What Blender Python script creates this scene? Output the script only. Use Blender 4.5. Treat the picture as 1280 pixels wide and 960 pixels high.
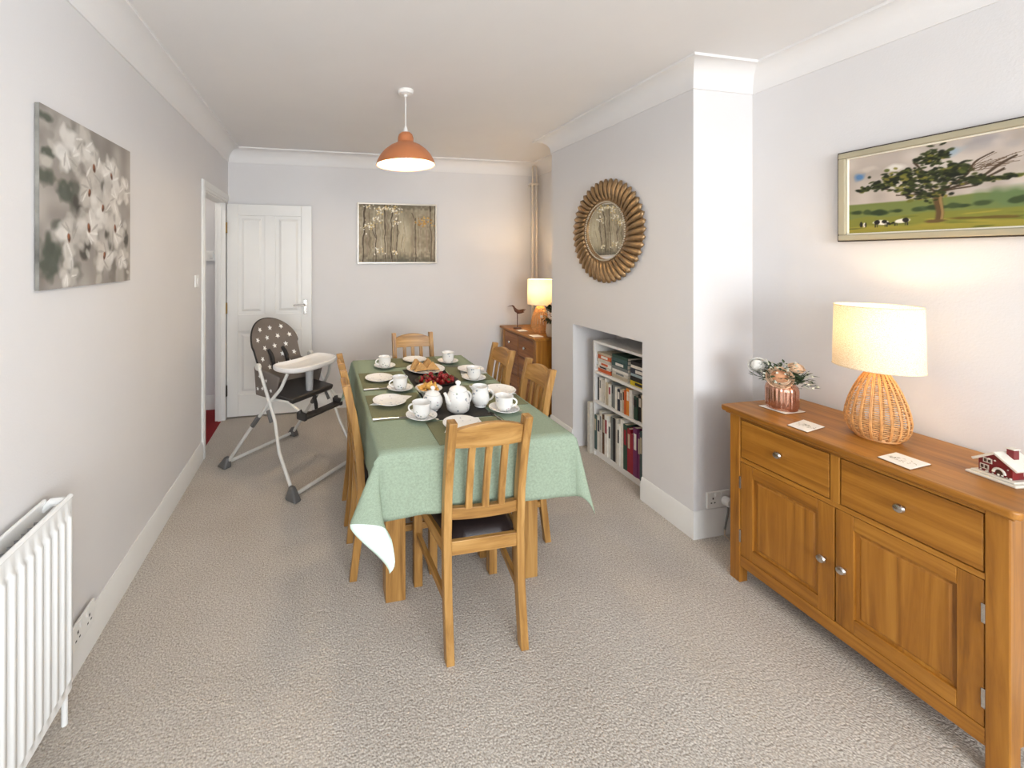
import bpy, bmesh, math, random
import numpy as np
from mathutils import Vector, Matrix
for o in list(bpy.data.objects): bpy.data.objects.remove(o, do_unlink=True)
scn = bpy.context.scene
C = scn.collection
R = math.radians
random.seed(7)

# ------------------------------------------------------------------ camera, world, daylight, exposure
cam = bpy.data.cameras.new('camera'); camo = bpy.data.objects.new('camera', cam); C.objects.link(camo)
cam.sensor_width = 36.0; cam.sensor_fit = 'HORIZONTAL'
cam.lens = 505.0 / 1280.0 * 36.0
cam.shift_x = 130.0 / 1280.0; cam.shift_y = -158.0 / 1280.0
cam.clip_start = 0.02
camo.location = (0, 0, 1.485); camo.rotation_euler = (R(90), 0, -math.atan(106.0 / 505.0))
scn.camera = camo

world = bpy.data.worlds.new('world'); scn.world = world; world.use_nodes = True
bg = world.node_tree.nodes['Background']; bg.inputs[0].default_value = (0.80, 0.90, 1.0, 1); bg.inputs[1].default_value = 1.0

def area_light(name, loc, rot, sx, sy, energy, col):
    l = bpy.data.lights.new(name, 'AREA'); l.shape = 'RECTANGLE'; l.size = sx; l.size_y = sy
    l.energy = energy; l.color = col
    o = bpy.data.objects.new(name, l); C.objects.link(o); o.location = loc; o.rotation_euler = rot
    return o
# area light for daylight, at an unseen window added behind the camera
area_light('added_window_daylight', (0.75, -2.67, 1.50), (R(90), 0, 0), 2.5, 1.6, 112, (0.89, 0.95, 1.0))
# added area light at an unseen side window, brightening the left wall
area_light('added_side_daylight', (2.40, -1.35, 1.50), (R(90), 0, R(90)), 1.7, 1.6, 62, (0.89, 0.95, 1.0))

scn.view_settings.view_transform = 'Standard'; scn.view_settings.look = 'None'
scn.view_settings.gamma = 1.0; scn.view_settings.use_curve_mapping = False
scn.view_settings.exposure = 0.58

# ------------------------------------------------------------------ materials
MATS = {}
def s2l(c):
    return tuple(((x / 12.92) if x <= 0.04045 else ((x + 0.055) / 1.055) ** 2.4) for x in c)
def rgb(r, g, b): return s2l((r / 255, g / 255, b / 255)) + (1,)
def newmat(name):
    m = bpy.data.materials.new(name); m.use_nodes = True
    MATS[name] = m
    nt = m.node_tree
    return m, nt, nt.nodes['Principled BSDF']
def setp(b, **k):
    for n, v in k.items():
        n = n.replace('_', ' ')
        if n in b.inputs: b.inputs[n].default_value = v
def plain(name, col, rough=0.5, metal=0.0, bump=0, bscale=200, var=0.06, vscale=6, spec=0.5, **kw):
    """procedural: base colour varied by noise, optional fine bump"""
    m, nt, b = newmat(name)
    tc = nt.nodes.new('ShaderNodeTexCoord')
    n = nt.nodes.new('ShaderNodeTexNoise'); n.inputs['Scale'].default_value = vscale; n.inputs['Detail'].default_value = 3
    nt.links.new(tc.outputs['Object'], n.inputs['Vector'])
    r = nt.nodes.new('ShaderNodeValToRGB')
    r.color_ramp.elements[0].position = 0.3; r.color_ramp.elements[1].position = 0.7
    r.color_ramp.elements[0].color = tuple(c * (1 - var) for c in col[:3]) + (1,)
    r.color_ramp.elements[1].color = tuple(min(1, c * (1 + var)) for c in col[:3]) + (1,)
    nt.links.new(n.outputs[0], r.inputs[0]); nt.links.new(r.outputs[0], b.inputs['Base Color'])
    setp(b, Roughness=rough, Metallic=metal, Specular_IOR_Level=spec, **kw)
    if bump:
        n2 = nt.nodes.new('ShaderNodeTexNoise'); n2.inputs['Scale'].default_value = bscale; n2.inputs['Detail'].default_value = 2
        nt.links.new(tc.outputs['Object'], n2.inputs['Vector'])
        bp = nt.nodes.new('ShaderNodeBump'); bp.inputs['Strength'].default_value = bump; bp.inputs['Distance'].default_value = 0.002
        nt.links.new(n2.outputs[0], bp.inputs['Height']); nt.links.new(bp.outputs[0], b.inputs['Normal'])
    return m
def wood(name, dark, mid, light, axis, rough=0.38, across=26, along=1.6):
    m, nt, b = newmat(name)
    tc = nt.nodes.new('ShaderNodeTexCoord'); oi = nt.nodes.new('ShaderNodeObjectInfo')
    mul = nt.nodes.new('ShaderNodeVectorMath'); mul.operation = 'MULTIPLY'; mul.inputs[1].default_value = (3, 5, 7)
    nt.links.new(oi.outputs['Random'], mul.inputs[0])
    add = nt.nodes.new('ShaderNodeVectorMath'); nt.links.new(tc.outputs['Object'], add.inputs[0]); nt.links.new(mul.outputs[0], add.inputs[1])
    mp = nt.nodes.new('ShaderNodeMapping'); nt.links.new(add.outputs[0], mp.inputs['Vector'])
    s = [across] * 3; s['xyz'.index(axis)] = along
    mp.inputs['Scale'].default_value = s
    n = nt.nodes.new('ShaderNodeTexNoise'); n.inputs['Scale'].default_value = 1; n.inputs['Detail'].default_value = 5
    n.inputs['Roughness'].default_value = 0.62; n.inputs['Distortion'].default_value = 0.7
    nt.links.new(mp.outputs[0], n.inputs['Vector'])
    r = nt.nodes.new('ShaderNodeValToRGB'); e = r.color_ramp.elements
    e[0].position = 0.28; e[0].color = dark; e[1].position = 0.72; e[1].color = light
    k = e.new(0.5); k.color = mid
    nt.links.new(n.outputs[0], r.inputs[0]); nt.links.new(r.outputs[0], b.inputs['Base Color'])
    mp2 = nt.nodes.new('ShaderNodeMapping'); s2 = [260] * 3; s2['xyz'.index(axis)] = 9; mp2.inputs['Scale'].default_value = s2
    nt.links.new(add.outputs[0], mp2.inputs['Vector'])
    n2 = nt.nodes.new('ShaderNodeTexNoise'); n2.inputs['Scale'].default_value = 1; nt.links.new(mp2.outputs[0], n2.inputs['Vector'])
    bp = nt.nodes.new('ShaderNodeBump'); bp.inputs['Strength'].default_value = 0.12; bp.inputs['Distance'].default_value = 0.001
    nt.links.new(n2.outputs[0], bp.inputs['Height']); nt.links.new(bp.outputs[0], b.inputs['Normal'])
    setp(b, Roughness=rough)
    return m
def emis(name, col, strength):
    m, nt, b = newmat(name)
    setp(b, Base_Color=col, Emission_Color=col, Emission_Strength=strength)
    return m

wall_paint = plain('wall_paint', rgb(224, 221, 220), 0.75, bump=0.25, bscale=160, var=0.012, vscale=3, spec=0.25)
ceil_paint = plain('ceiling_paint', rgb(233, 230, 228), 0.85, bump=0.2, bscale=120, var=0.012, vscale=3, spec=0.2)
gloss_white = plain('gloss_white_paint', rgb(232, 230, 226), 0.32, var=0.012)
white_metal = plain('white_enamel', rgb(240, 240, 238), 0.25, var=0.01)
white_plastic = plain('white_plastic', rgb(238, 236, 232), 0.35, var=0.01)
oak = {a: wood('golden_oak_' + a, rgb(118, 72, 20), rgb(160, 104, 34), rgb(184, 128, 50), a) for a in 'xyz'}
coak = {a: wood('light_oak_' + a, rgb(116, 78, 36), rgb(166, 122, 64), rgb(196, 154, 94), a) for a in 'xyz'}
doak = {a: wood('amber_oak_' + a, rgb(104, 60, 20), rgb(146, 88, 32), rgb(172, 110, 46), a) for a in 'xyz'}
leather = plain('dark_brown_leather', rgb(38, 30, 30), 0.38, bump=0.25, bscale=260, var=0.15)
chrome = plain('brushed_nickel', rgb(200, 196, 190), 0.25, 1.0)
brass = plain('aged_brass', rgb(140, 112, 60), 0.4, 0.9)
black_iron = plain('dark_hinge', rgb(50, 44, 36), 0.5, 0.6)

def carpet_material():
    m, nt, b = newmat('loop_pile_carpet')
    tc = nt.nodes.new('ShaderNodeTexCoord')
    v = nt.nodes.new('ShaderNodeTexVoronoi'); v.inputs['Scale'].default_value = 150; v.inputs['Randomness'].default_value = 0.85
    nt.links.new(tc.outputs['Object'], v.inputs['Vector'])
    n = nt.nodes.new('ShaderNodeTexNoise'); n.inputs['Scale'].default_value = 150; n.inputs['Detail'].default_value = 3
    nt.links.new(tc.outputs['Object'], n.inputs['Vector'])
    n3 = nt.nodes.new('ShaderNodeTexNoise'); n3.inputs['Scale'].default_value = 3.0; n3.inputs['Detail'].default_value = 4
    nt.links.new(tc.outputs['Object'], n3.inputs['Vector'])
    r = nt.nodes.new('ShaderNodeValToRGB'); e = r.color_ramp.elements
    e[0].position = 0.30; e[0].color = rgb(162, 153, 143); e[1].position = 0.70; e[1].color = rgb(218, 210, 200)
    nt.links.new(n.outputs[0], r.inputs[0])
    r3 = nt.nodes.new('ShaderNodeValToRGB'); e = r3.color_ramp.elements
    e[0].position = 0.3; e[0].color = (0.90, 0.89, 0.88, 1); e[1].position = 0.7; e[1].color = (1, 1, 1, 1)
    nt.links.new(n3.outputs[0], r3.inputs[0])
    mx = nt.nodes.new('ShaderNodeMix'); mx.data_type = 'RGBA'; mx.blend_type = 'MULTIPLY'; mx.inputs[0].default_value = 1
    nt.links.new(r.outputs[0], mx.inputs[6]); nt.links.new(r3.outputs[0], mx.inputs[7])
    nt.links.new(mx.outputs[2], b.inputs['Base Color'])
    inv = nt.nodes.new('ShaderNodeMath'); inv.operation = 'SUBTRACT'; inv.inputs[0].default_value = 1
    nt.links.new(v.outputs['Distance'], inv.inputs[1])
    bp = nt.nodes.new('ShaderNodeBump'); bp.inputs['Strength'].default_value = 0.7; bp.inputs['Distance'].default_value = 0.004
    nt.links.new(inv.outputs[0], bp.inputs['Height']); nt.links.new(bp.outputs[0], b.inputs['Normal'])
    setp(b, Roughness=0.95, Specular_IOR_Level=0.1)
    return m
carpet = carpet_material()
red_carpet = plain('deep_red_carpet', rgb(132, 20, 26), 0.95, bump=0.5, bscale=300, var=0.2, vscale=60)

def linen(name, col, var=0.16):
    m, nt, b = newmat(name)
    tc = nt.nodes.new('ShaderNodeTexCoord')
    outs = []
    for sc in ((900, 110, 900), (110, 900, 130)):
        mp = nt.nodes.new('ShaderNodeMapping'); mp.inputs['Scale'].default_value = sc; nt.links.new(tc.outputs['Object'], mp.inputs['Vector'])
        n = nt.nodes.new('ShaderNodeTexNoise'); n.inputs['Scale'].default_value = 1; n.inputs['Detail'].default_value = 2
        nt.links.new(mp.outputs[0], n.inputs['Vector']); outs.append(n.outputs[0])
    ad = nt.nodes.new('ShaderNodeMath'); ad.operation = 'ADD'; nt.links.new(outs[0], ad.inputs[0]); nt.links.new(outs[1], ad.inputs[1])
    hf = nt.nodes.new('ShaderNodeMath'); hf.operation = 'MULTIPLY'; hf.inputs[1].default_value = 0.5; nt.links.new(ad.outputs[0], hf.inputs[0])
    r = nt.nodes.new('ShaderNodeValToRGB'); e = r.color_ramp.elements
    e[0].position = 0.35; e[1].position = 0.65
    e[0].color = tuple(c * (1 - var) for c in col[:3]) + (1,); e[1].color = tuple(min(1, c * (1 + var)) for c in col[:3]) + (1,)
    nt.links.new(hf.outputs[0], r.inputs[0]); nt.links.new(r.outputs[0], b.inputs['Base Color'])
    bp = nt.nodes.new('ShaderNodeBump'); bp.inputs['Strength'].default_value = 0.3; bp.inputs['Distance'].default_value = 0.001
    nt.links.new(hf.outputs[0], bp.inputs['Height']); nt.links.new(bp.outputs[0], b.inputs['Normal'])
    setp(b, Roughness=0.9, Specular_IOR_Level=0.15)
    return m
cloth_mat = linen('mint_linen', rgb(146, 160, 140))
cloth_under = linen('pale_mint_linen_underside', rgb(214, 232, 220), 0.05)
mat_linen = linen('sage_placemat', rgb(120, 121, 94))
runner_mat = linen('charcoal_runner', rgb(58, 56, 54), 0.25)

def ceramic(name, base, deco=True):
    m, nt, b = newmat(name)
    setp(b, Roughness=0.12)
    if not deco:
        b.inputs['Base Color'].default_value = base; return m
    tc = nt.nodes.new('ShaderNodeTexCoord')
    v = nt.nodes.new('ShaderNodeTexVoronoi'); v.inputs['Scale'].default_value = 75
    nt.links.new(tc.outputs['Object'], v.inputs['Vector'])
    n = nt.nodes.new('ShaderNodeTexNoise'); n.inputs['Scale'].default_value = 22
    nt.links.new(tc.outputs['Object'], n.inputs['Vector'])
    lt = nt.nodes.new('ShaderNodeMath'); lt.operation = 'LESS_THAN'; lt.inputs[1].default_value = 0.36; nt.links.new(v.outputs['Distance'], lt.inputs[0])
    gt = nt.nodes.new('ShaderNodeMath'); gt.operation = 'GREATER_THAN'; gt.inputs[1].default_value = 0.55; nt.links.new(n.outputs[0], gt.inputs[0])
    mk = nt.nodes.new('ShaderNodeMath'); mk.operation = 'MULTIPLY'; nt.links.new(lt.outputs[0], mk.inputs[0]); nt.links.new(gt.outputs[0], mk.inputs[1])
    r = nt.nodes.new('ShaderNodeValToRGB'); r.color_ramp.interpolation = 'CONSTANT'; e = r.color_ramp.elements
    e[0].color = rgb(158, 166, 176); e[1].position = 0.45; e[1].color = rgb(178, 184, 170); k = e.new(0.75); k.color = rgb(212, 192, 196)
    sp = nt.nodes.new('ShaderNodeSeparateColor'); nt.links.new(v.outputs['Color'], sp.inputs[0]); nt.links.new(sp.outputs[0], r.inputs[0])
    mx = nt.nodes.new('ShaderNodeMix'); mx.data_type = 'RGBA'; nt.links.new(mk.outputs[0], mx.inputs[0])
    mx.inputs[6].default_value = base; nt.links.new(r.outputs[0], mx.inputs[7]); nt.links.new(mx.outputs[2], b.inputs['Base Color'])
    return m
china = ceramic('floral_white_china', rgb(240, 238, 234))
china_rim = ceramic('sprigged_white_plate', rgb(240, 238, 234))
_nt = china_rim.node_tree
for _n in _nt.nodes:
    if _n.type == 'VALTORGB':
        for _e in _n.color_ramp.elements: _e.color = tuple(.45 * c + .45 for c in _e.color[:3]) + (1,)
    if _n.type == 'MATH' and _n.operation == 'GREATER_THAN': _n.inputs[1].default_value = 0.58
china_plain = ceramic('plain_white_china', rgb(240, 238, 234), False)

def shade_material():
    m, nt, b = newmat('cream_linen_shade')
    out = nt.nodes['Material Output']
    tc = nt.nodes.new('ShaderNodeTexCoord')
    mp = nt.nodes.new('ShaderNodeMapping'); mp.inputs['Scale'].default_value = (330, 330, 520); nt.links.new(tc.outputs['Object'], mp.inputs['Vector'])
    n = nt.nodes.new('ShaderNodeTexNoise'); n.inputs['Scale'].default_value = 1; n.inputs['Detail'].default_value = 3; nt.links.new(mp.outputs[0], n.inputs['Vector'])
    r = nt.nodes.new('ShaderNodeValToRGB'); e = r.color_ramp.elements
    e[0].position = 0.35; e[0].color = rgb(214, 196, 162); e[1].position = 0.6; e[1].color = rgb(244, 234, 214)
    nt.links.new(n.outputs[0], r.inputs[0])
    nt.links.new(r.outputs[0], b.inputs['Base Color']); setp(b, Roughness=0.9, Specular_IOR_Level=0.1)
    t = nt.nodes.new('ShaderNodeBsdfTranslucent'); nt.links.new(r.outputs[0], t.inputs['Color'])
    mx = nt.nodes.new('ShaderNodeMixShader'); mx.inputs[0].default_value = 0.17
    nt.links.new(b.outputs[0], mx.inputs[1]); nt.links.new(t.outputs[0], mx.inputs[2]); nt.links.new(mx.outputs[0], out.inputs['Surface'])
    return m
shade_mat = shade_material()

def glass_pane_material():
    m, nt, b = newmat('window_glass')
    out = nt.nodes['Material Output']
    t = nt.nodes.new('ShaderNodeBsdfTransparent'); g = nt.nodes.new('ShaderNodeBsdfGlossy'); g.inputs['Roughness'].default_value = 0.02
    f = nt.nodes.new('ShaderNodeFresnel')
    mx = nt.nodes.new('ShaderNodeMixShader'); nt.links.new(f.outputs[0], mx.inputs[0])
    nt.links.new(t.outputs[0], mx.inputs[1]); nt.links.new(g.outputs[0], mx.inputs[2]); nt.links.new(mx.outputs[0], out.inputs['Surface'])
    return m

def attr_material(name, rough=0.6):
    m, nt, b = newmat(name)
    a = nt.nodes.new('ShaderNodeVertexColor'); a.layer_name = 'paint'
    nt.links.new(a.outputs[0], b.inputs['Base Color'])
    tc = nt.nodes.new('ShaderNodeTexCoord'); n = nt.nodes.new('ShaderNodeTexNoise'); n.inputs['Scale'].default_value = 140
    nt.links.new(tc.outputs['Object'], n.inputs['Vector'])
    bp = nt.nodes.new('ShaderNodeBump'); bp.inputs['Strength'].default_value = 0.3; bp.inputs['Distance'].default_value = 0.001
    nt.links.new(n.outputs[0], bp.inputs['Height']); nt.links.new(bp.outputs[0], b.inputs['Normal'])
    setp(b, Roughness=rough, Specular_IOR_Level=0.3)
    return m
paint_mat = attr_material('brushed_paint')

# ------------------------------------------------------------------ mesh helpers
class MB:
    def __init__(s): s.v = []; s.f = []; s.m = []
    def add(s, vs, fs, mi=0):
        o = len(s.v); s.v += [tuple(p) for p in vs]; s.f += [tuple(i + o for i in f) for f in fs]; s.m += [mi] * len(fs); return s
    def box(s, x0, y0, z0, x1, y1, z1, mi=0):
        return s.add([(x0, y0, z0), (x1, y0, z0), (x1, y1, z0), (x0, y1, z0), (x0, y0, z1), (x1, y0, z1), (x1, y1, z1), (x0, y1, z1)],
                     [(3, 2, 1, 0), (4, 5, 6, 7), (0, 1, 5, 4), (1, 2, 6, 5), (2, 3, 7, 6), (3, 0, 4, 7)], mi)
    def hexa(s, b, t, mi=0):
        return s.add(list(b) + list(t), [(3, 2, 1, 0), (4, 5, 6, 7), (0, 1, 5, 4), (1, 2, 6, 5), (2, 3, 7, 6), (3, 0, 4, 7)], mi)
    def tube(s, pts, r, n=8, mi=0, closed=False):
        pts = [Vector(p) for p in pts]; k = len(pts)
        rs = r if isinstance(r, (list, tuple)) else [r] * k
        up = None; rings = []
        for i in range(k):
            if closed: t = pts[(i + 1) % k] - pts[i - 1]
            else: t = pts[min(i + 1, k - 1)] - pts[max(i - 1, 0)]
            t.normalize()
            if up is None:
                up = Vector((0, 0, 1)) if abs(t.z) < 0.9 else Vector((1, 0, 0))
            up = (up - t * up.dot(t)).normalized(); w = t.cross(up)
            rings.append([pts[i] + (up * math.cos(2 * math.pi * j / n) + w * math.sin(2 * math.pi * j / n)) * rs[i] for j in range(n)])
        vs = [p for g in rings for p in g]; fs = []
        for i in range(k if closed else k - 1):
            a = i * n; b = ((i + 1) % k) * n
            for j in range(n): fs.append((a + j, a + (j + 1) % n, b + (j + 1) % n, b + j))
        if not closed: fs += [tuple(range(n))[::-1], tuple(range((k - 1) * n, k * n))]
        return s.add(vs, fs, mi)
    def lathe(s, prof, c=(0, 0, 0), n=32, mi=0, sx=1, sy=1, cap=True, rfun=None):
        vs = []; fs = []; k = len(prof)
        for (r, z) in prof:
            for j in range(n):
                a = 2 * math.pi * j / n; q = r * (rfun(a, z) if rfun else 1)
                vs.append((c[0] + q * math.cos(a) * sx, c[1] + q * math.sin(a) * sy, c[2] + z))
        for i in range(k - 1):
            for j in range(n): fs.append((i * n + j, i * n + (j + 1) % n, (i + 1) * n + (j + 1) % n, (i + 1) * n + j))
        if cap: fs += [tuple(range(n))[::-1], tuple(range((k - 1) * n, k * n))]
        return s.add(vs, fs, mi)
    def prism(s, poly, a, b, axis='z', mi=0):
        def P(u, v, w):
            return {'z': (u, v, w), 'y': (u, w, v), 'x': (w, u, v)}[axis]
        n = len(poly)
        vs = [P(u, v, a) for u, v in poly] + [P(u, v, b) for u, v in poly]
        fs = [tuple(range(n))[::-1], tuple(range(n, 2 * n))] + [(i, (i + 1) % n, n + (i + 1) % n, n + i) for i in range(n)]
        return s.add(vs, fs, mi)
    def xform(s, M, start=0):
        for i in range(start, len(s.v)): s.v[i] = tuple(M @ Vector(s.v[i]))
        return s
    def ball(s, c, r, n=10, mi=0, sx=1, sy=1, sz=1):
        k = max(5, n // 2 + 1)
        prof = [(max(1e-4, r * math.sin(math.pi * i / (k - 1))), -sz * r * math.cos(math.pi * i / (k - 1))) for i in range(k)]
        return s.lathe(prof, c, n, mi, sx, sy)
    def build(s, name, mat, parent=None, bevel=0, smooth=35, seg=2, fix=True):
        me = bpy.data.meshes.new(name); me.from_pydata(s.v, [], s.f)
        for m in (mat if isinstance(mat, (list, tuple)) else [mat]): me.materials.append(m)
        if any(s.m): me.polygons.foreach_set('material_index', s.m)
        if fix:
            bm = bmesh.new(); bm.from_mesh(me); bmesh.ops.recalc_face_normals(bm, faces=bm.faces); bm.to_mesh(me); bm.free()
        me.update()
        if smooth:
            me.shade_smooth(); me.set_sharp_from_angle(angle=R(smooth))
        o = bpy.data.objects.new(name, me); C.objects.link(o)
        if parent: o.parent = parent
        if bevel:
            md = o.modifiers.new('bevel', 'BEVEL'); md.width = bevel; md.segments = seg; md.limit_method = 'ANGLE'; md.angle_limit = R(40)
        return o
def tag(o, label, cat, group=None):
    o['label'] = label; o['category'] = cat
    if group: o['group'] = group
    return o
def thing(name, label, cat, loc=(0, 0, 0), rotz=0, group=None):
    o = bpy.data.objects.new(name, None); C.objects.link(o); o.empty_display_size = 0.05
    o.location = loc; o.rotation_euler = (0, 0, rotz)
    return tag(o, label, cat, group)
def struct(o, label=None):
    o['kind'] = 'structure'
    if label: o['label'] = label; 
    return o
def children(o): return [c for c in bpy.data.objects if c.parent == o]
def dup(root, loc, rotz=0, label=None, scale=None):
    r = root.copy(); C.objects.link(r); r.location = loc; r.rotation_euler = (0, 0, rotz)
    if scale: r.scale = scale
    if label: r['label'] = label
    for ch in children(root):
        c = ch.copy(); C.objects.link(c); c.parent = r
        for g in children(ch):
            d = g.copy(); C.objects.link(d); d.parent = c
    return r
def box_obj(name, mat, parent, x0, y0, z0, x1, y1, z1, bevel=0.002):
    return MB().box(x0, y0, z0, x1, y1, z1).build(name, mat, parent, bevel, smooth=0)

# ------------------------------------------------------------------ the room
XL, XR, XC = -0.875, 2.31, 1.92          # left wall, right wall, chimney front
YB, YN, YF2, YF = -2.60, 1.785, 3.14, 4.06  # back wall, chimney near face, chimney far face, far wall
H = 2.505
DY0, DY1, DH = 3.27, 3.965, 2.005        # doorway in left wall
NY0, NY1, NZ = 2.135, 2.838, 0.965       # niche

struct(MB().box(XL - 0.03, YB - 0.15, -0.1, XR + 0.15, YF + 0.15, 0).build('floor', carpet, smooth=0), 'beige grey loop pile carpet floor')
struct(MB().box(XL - 0.08, YB - 0.15, H, XR + 0.15, YF + 0.15, H + 0.1).build('ceiling', ceil_paint, smooth=0))
w = MB(); w.box(XL - 0.08, YB - 0.15, 0, XL, DY0, H); w.box(XL - 0.08, DY0, DH, XL, DY1, H); w.box(XL - 0.08, DY1, 0, XL, YF, H)
struct(w.build('wall_left', wall_paint, smooth=0))
struct(MB().box(XL - 0.08, YF, 0, XR + 0.15, YF + 0.15, H).build('wall_far', wall_paint, smooth=0))
w = MB(); w.box(XR, YB - 0.15, 0, XR + 0.15, -2.2, H); w.box(XR, -0.5, 0, XR + 0.15, YF, H); w.box(XR, -2.2, 0, XR + 0.15, -0.5, 0.68); w.box(XR, -2.2, 2.3, XR + 0.15, -0.5, H)
struct(w.build('wall_right', wall_paint, smooth=0))
w = MB(); WX0, WX1, WZ0, WZ1 = -0.5, 2.0, 0.68, 2.3
w.box(XL, YB - 0.15, 0, WX0, YB, H); w.box(WX1, YB - 0.15, 0, XR, YB, H); w.box(WX0, YB - 0.15, 0, WX1, YB, WZ0); w.box(WX0, YB - 0.15, WZ1, WX1, YB, H)
struct(w.build('wall_back', wall_paint, smooth=0))
w = MB(); w.box(XC, YN, 0, XR, NY0, H); w.box(XC, NY1, 0, XR, YF2, H); w.box(XC, NY0, NZ, XR, NY1, H)
struct(w.build('wall_chimney_breast', wall_paint, smooth=0))

# unseen window, added as the source of daylight from behind
wn = bpy.data.objects.new('added_back_window', None); C.objects.link(wn); struct(wn, 'wide white framed window added behind the camera for daylight')
f = MB(); t = 0.06
f.box(WX0, YB - 0.11, WZ0, WX1, YB - 0.05, WZ0 + t); f.box(WX0, YB - 0.11, WZ1 - t, WX1, YB - 0.05, WZ1)
f.box(WX0, YB - 0.11, WZ0 + t, WX0 + t, YB - 0.05, WZ1 - t); f.box(WX1 - t, YB - 0.11, WZ0 + t, WX1, YB - 0.05, WZ1 - t)
for q in (1 / 3, 2 / 3):
    xm = WX0 + (WX1 - WX0) * q; f.box(xm - 0.03, YB - 0.11, WZ0 + t, xm + 0.03, YB - 0.05, WZ1 - t)
f.build('window_frame', gloss_white, wn, smooth=0)
gp = glass_pane_material()
for q in range(3):
    a = WX0 + (WX1 - WX0) * q / 3 + 0.035; b = WX0 + (WX1 - WX0) * (q + 1) / 3 - 0.035
    MB().box(a, YB - 0.082, WZ0 + 0.05, b, YB - 0.078, WZ1 - 0.05).build('pane', gp, wn, smooth=0)
MB().box(WX0 - 0.05, YB - 0.05, WZ0 - 0.03, WX1 + 0.05, YB + 0.12, WZ0).build('window_sill', gloss_white, wn, 0.006, smooth=0)

wn2 = bpy.data.objects.new('added_side_window', None); C.objects.link(wn2); struct(wn2, 'white framed side window added out of view for daylight')  # unseen side window, put in to light the left wall
f = MB(); ya_, yb_ = -2.2, -0.5
f.box(XR + 0.05, ya_, WZ0, XR + 0.08, yb_, WZ0 + t); f.box(XR + 0.05, ya_, WZ1 - t, XR + 0.08, yb_, WZ1)
for q in (ya_, (ya_ + yb_ - t) / 2, yb_ - t): f.box(XR + 0.05, q, WZ0 + t, XR + 0.08, q + t, WZ1 - t)
f.build('window_frame', gloss_white, wn2, smooth=0)
for q in (0, 1): MB().box(XR + 0.063, ya_ + 0.05 + q * 0.82, WZ0 + 0.05, XR + 0.067, ya_ + 0.84 + q * 0.81, WZ1 - 0.05).build('pane', gp, wn2, smooth=0)
MB().box(XR - 0.10, ya_ - 0.04, WZ0 - 0.03, XR + 0.05, yb_ + 0.04, WZ0).build('window_sill', gloss_white, wn2, 0.006, smooth=0)

# coving (concave) around the room
def inset(poly, d):
    n = len(poly); out = []
    for i in range(n):
        p0 = Vector(poly[i - 1]); p1 = Vector(poly[i]); p2 = Vector(poly[(i + 1) % n])
        e1 = (p1 - p0).normalized(); e2 = (p2 - p1).normalized()
        n1 = Vector((-e1.y, e1.x)); n2 = Vector((-e2.y, e2.x))
        out.append(p1 + (n1 + n2) * d)
    return out
PER = [(XL, YB), (XR, YB), (XR, YN), (XC, YN), (XC, YF2), (XR, YF2), (XR, YF), (XL, YF)]
cp = [(0.0, -0.125), (0.006, -0.125), (0.007, -0.117)]
for i in range(9):
    a = i / 8 * math.pi / 2
    cp.append((0.007 + 0.10 * (1 - math.cos(a)), -0.117 + 0.105 * math.sin(a)))
cp += [(0.116, -0.012), (0.118, -0.004), (0.118, 0.0)]
names = ['back', 'right', 'chimney_near', 'chimney_front', 'chimney_far', 'alcove', 'far', 'left']
for i in range(8):
    m = MB(); vs = []
    for d, z in cp:
        q = inset(PER, d); a = q[i]; b = q[(i + 1) % 8]
        vs += [(a.x, a.y, H + z), (b.x, b.y, H + z)]
    m.add(vs, [(2 * k, 2 * k + 1, 2 * k + 3, 2 * k + 2) for k in range(len(cp) - 1)])
    struct(m.build('trim_%d' % (i + 1), ceil_paint, smooth=30), 'white concave coving where wall meets ceiling')

# baseboards
BH, BT = 0.138, 0.016
bprof = [(0, 0), (BT, 0), (BT, 0.098), (BT - 0.003, 0.104), (BT - 0.003, 0.110), (BT - 0.007, 0.118), (BT - 0.009, 0.132), (BT - 0.013, BH), (0, BH)]
def baseboard(name, p, q, nrm, ext0=0, ext1=0, hgt=1.0):
    p = Vector(p + (0,)); q = Vector(q + (0,)); n = Vector(nrm + (0,)); e = (q - p).normalized()
    m = MB(); vs = []
    for d, z in bprof:
        vs += [p + n * d - e * ext0 * d / BT + Vector((0, 0, z * hgt)), q + n * d + e * ext1 * d / BT + Vector((0, 0, z * hgt))]
    k = len(bprof)
    m.add(vs, [(2 * i, 2 * i + 1, 2 * i + 3, 2 * i + 2) for i in range(k - 1)] + [tuple(range(0, 2 * k, 2)), tuple(range(1, 2 * k, 2))])
    struct(m.build(name, gloss_white, smooth=30))
baseboard('baseboard_left', (XL, YB), (XL, DY0 - 0.062), (1, 0))
baseboard('baseboard_far', (XL + 0.03, YF), (XR, YF), (0, -1))
baseboard('baseboard_alcove', (XR, YF2), (XR, YF), (-1, 0))
baseboard('baseboard_chimney_far', (XC, YF2), (XR, YF2), (0, 1), BT)
baseboard('baseboard_chimney_front', (XC, NY1), (XC, YF2), (-1, 0), 0, BT)
baseboard('baseboard_chimney_pier', (XC, YN), (XC, NY0), (-1, 0), BT, 0)
baseboard('baseboard_chimney_near', (XC, YN), (XR, YN), (0, -1), BT, 0)
baseboard('baseboard_right', (XR, YB), (XR, YN), (-1, 0))
baseboard('baseboard_back', (XL, YB), (XR, YB), (0, 1))

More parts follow.
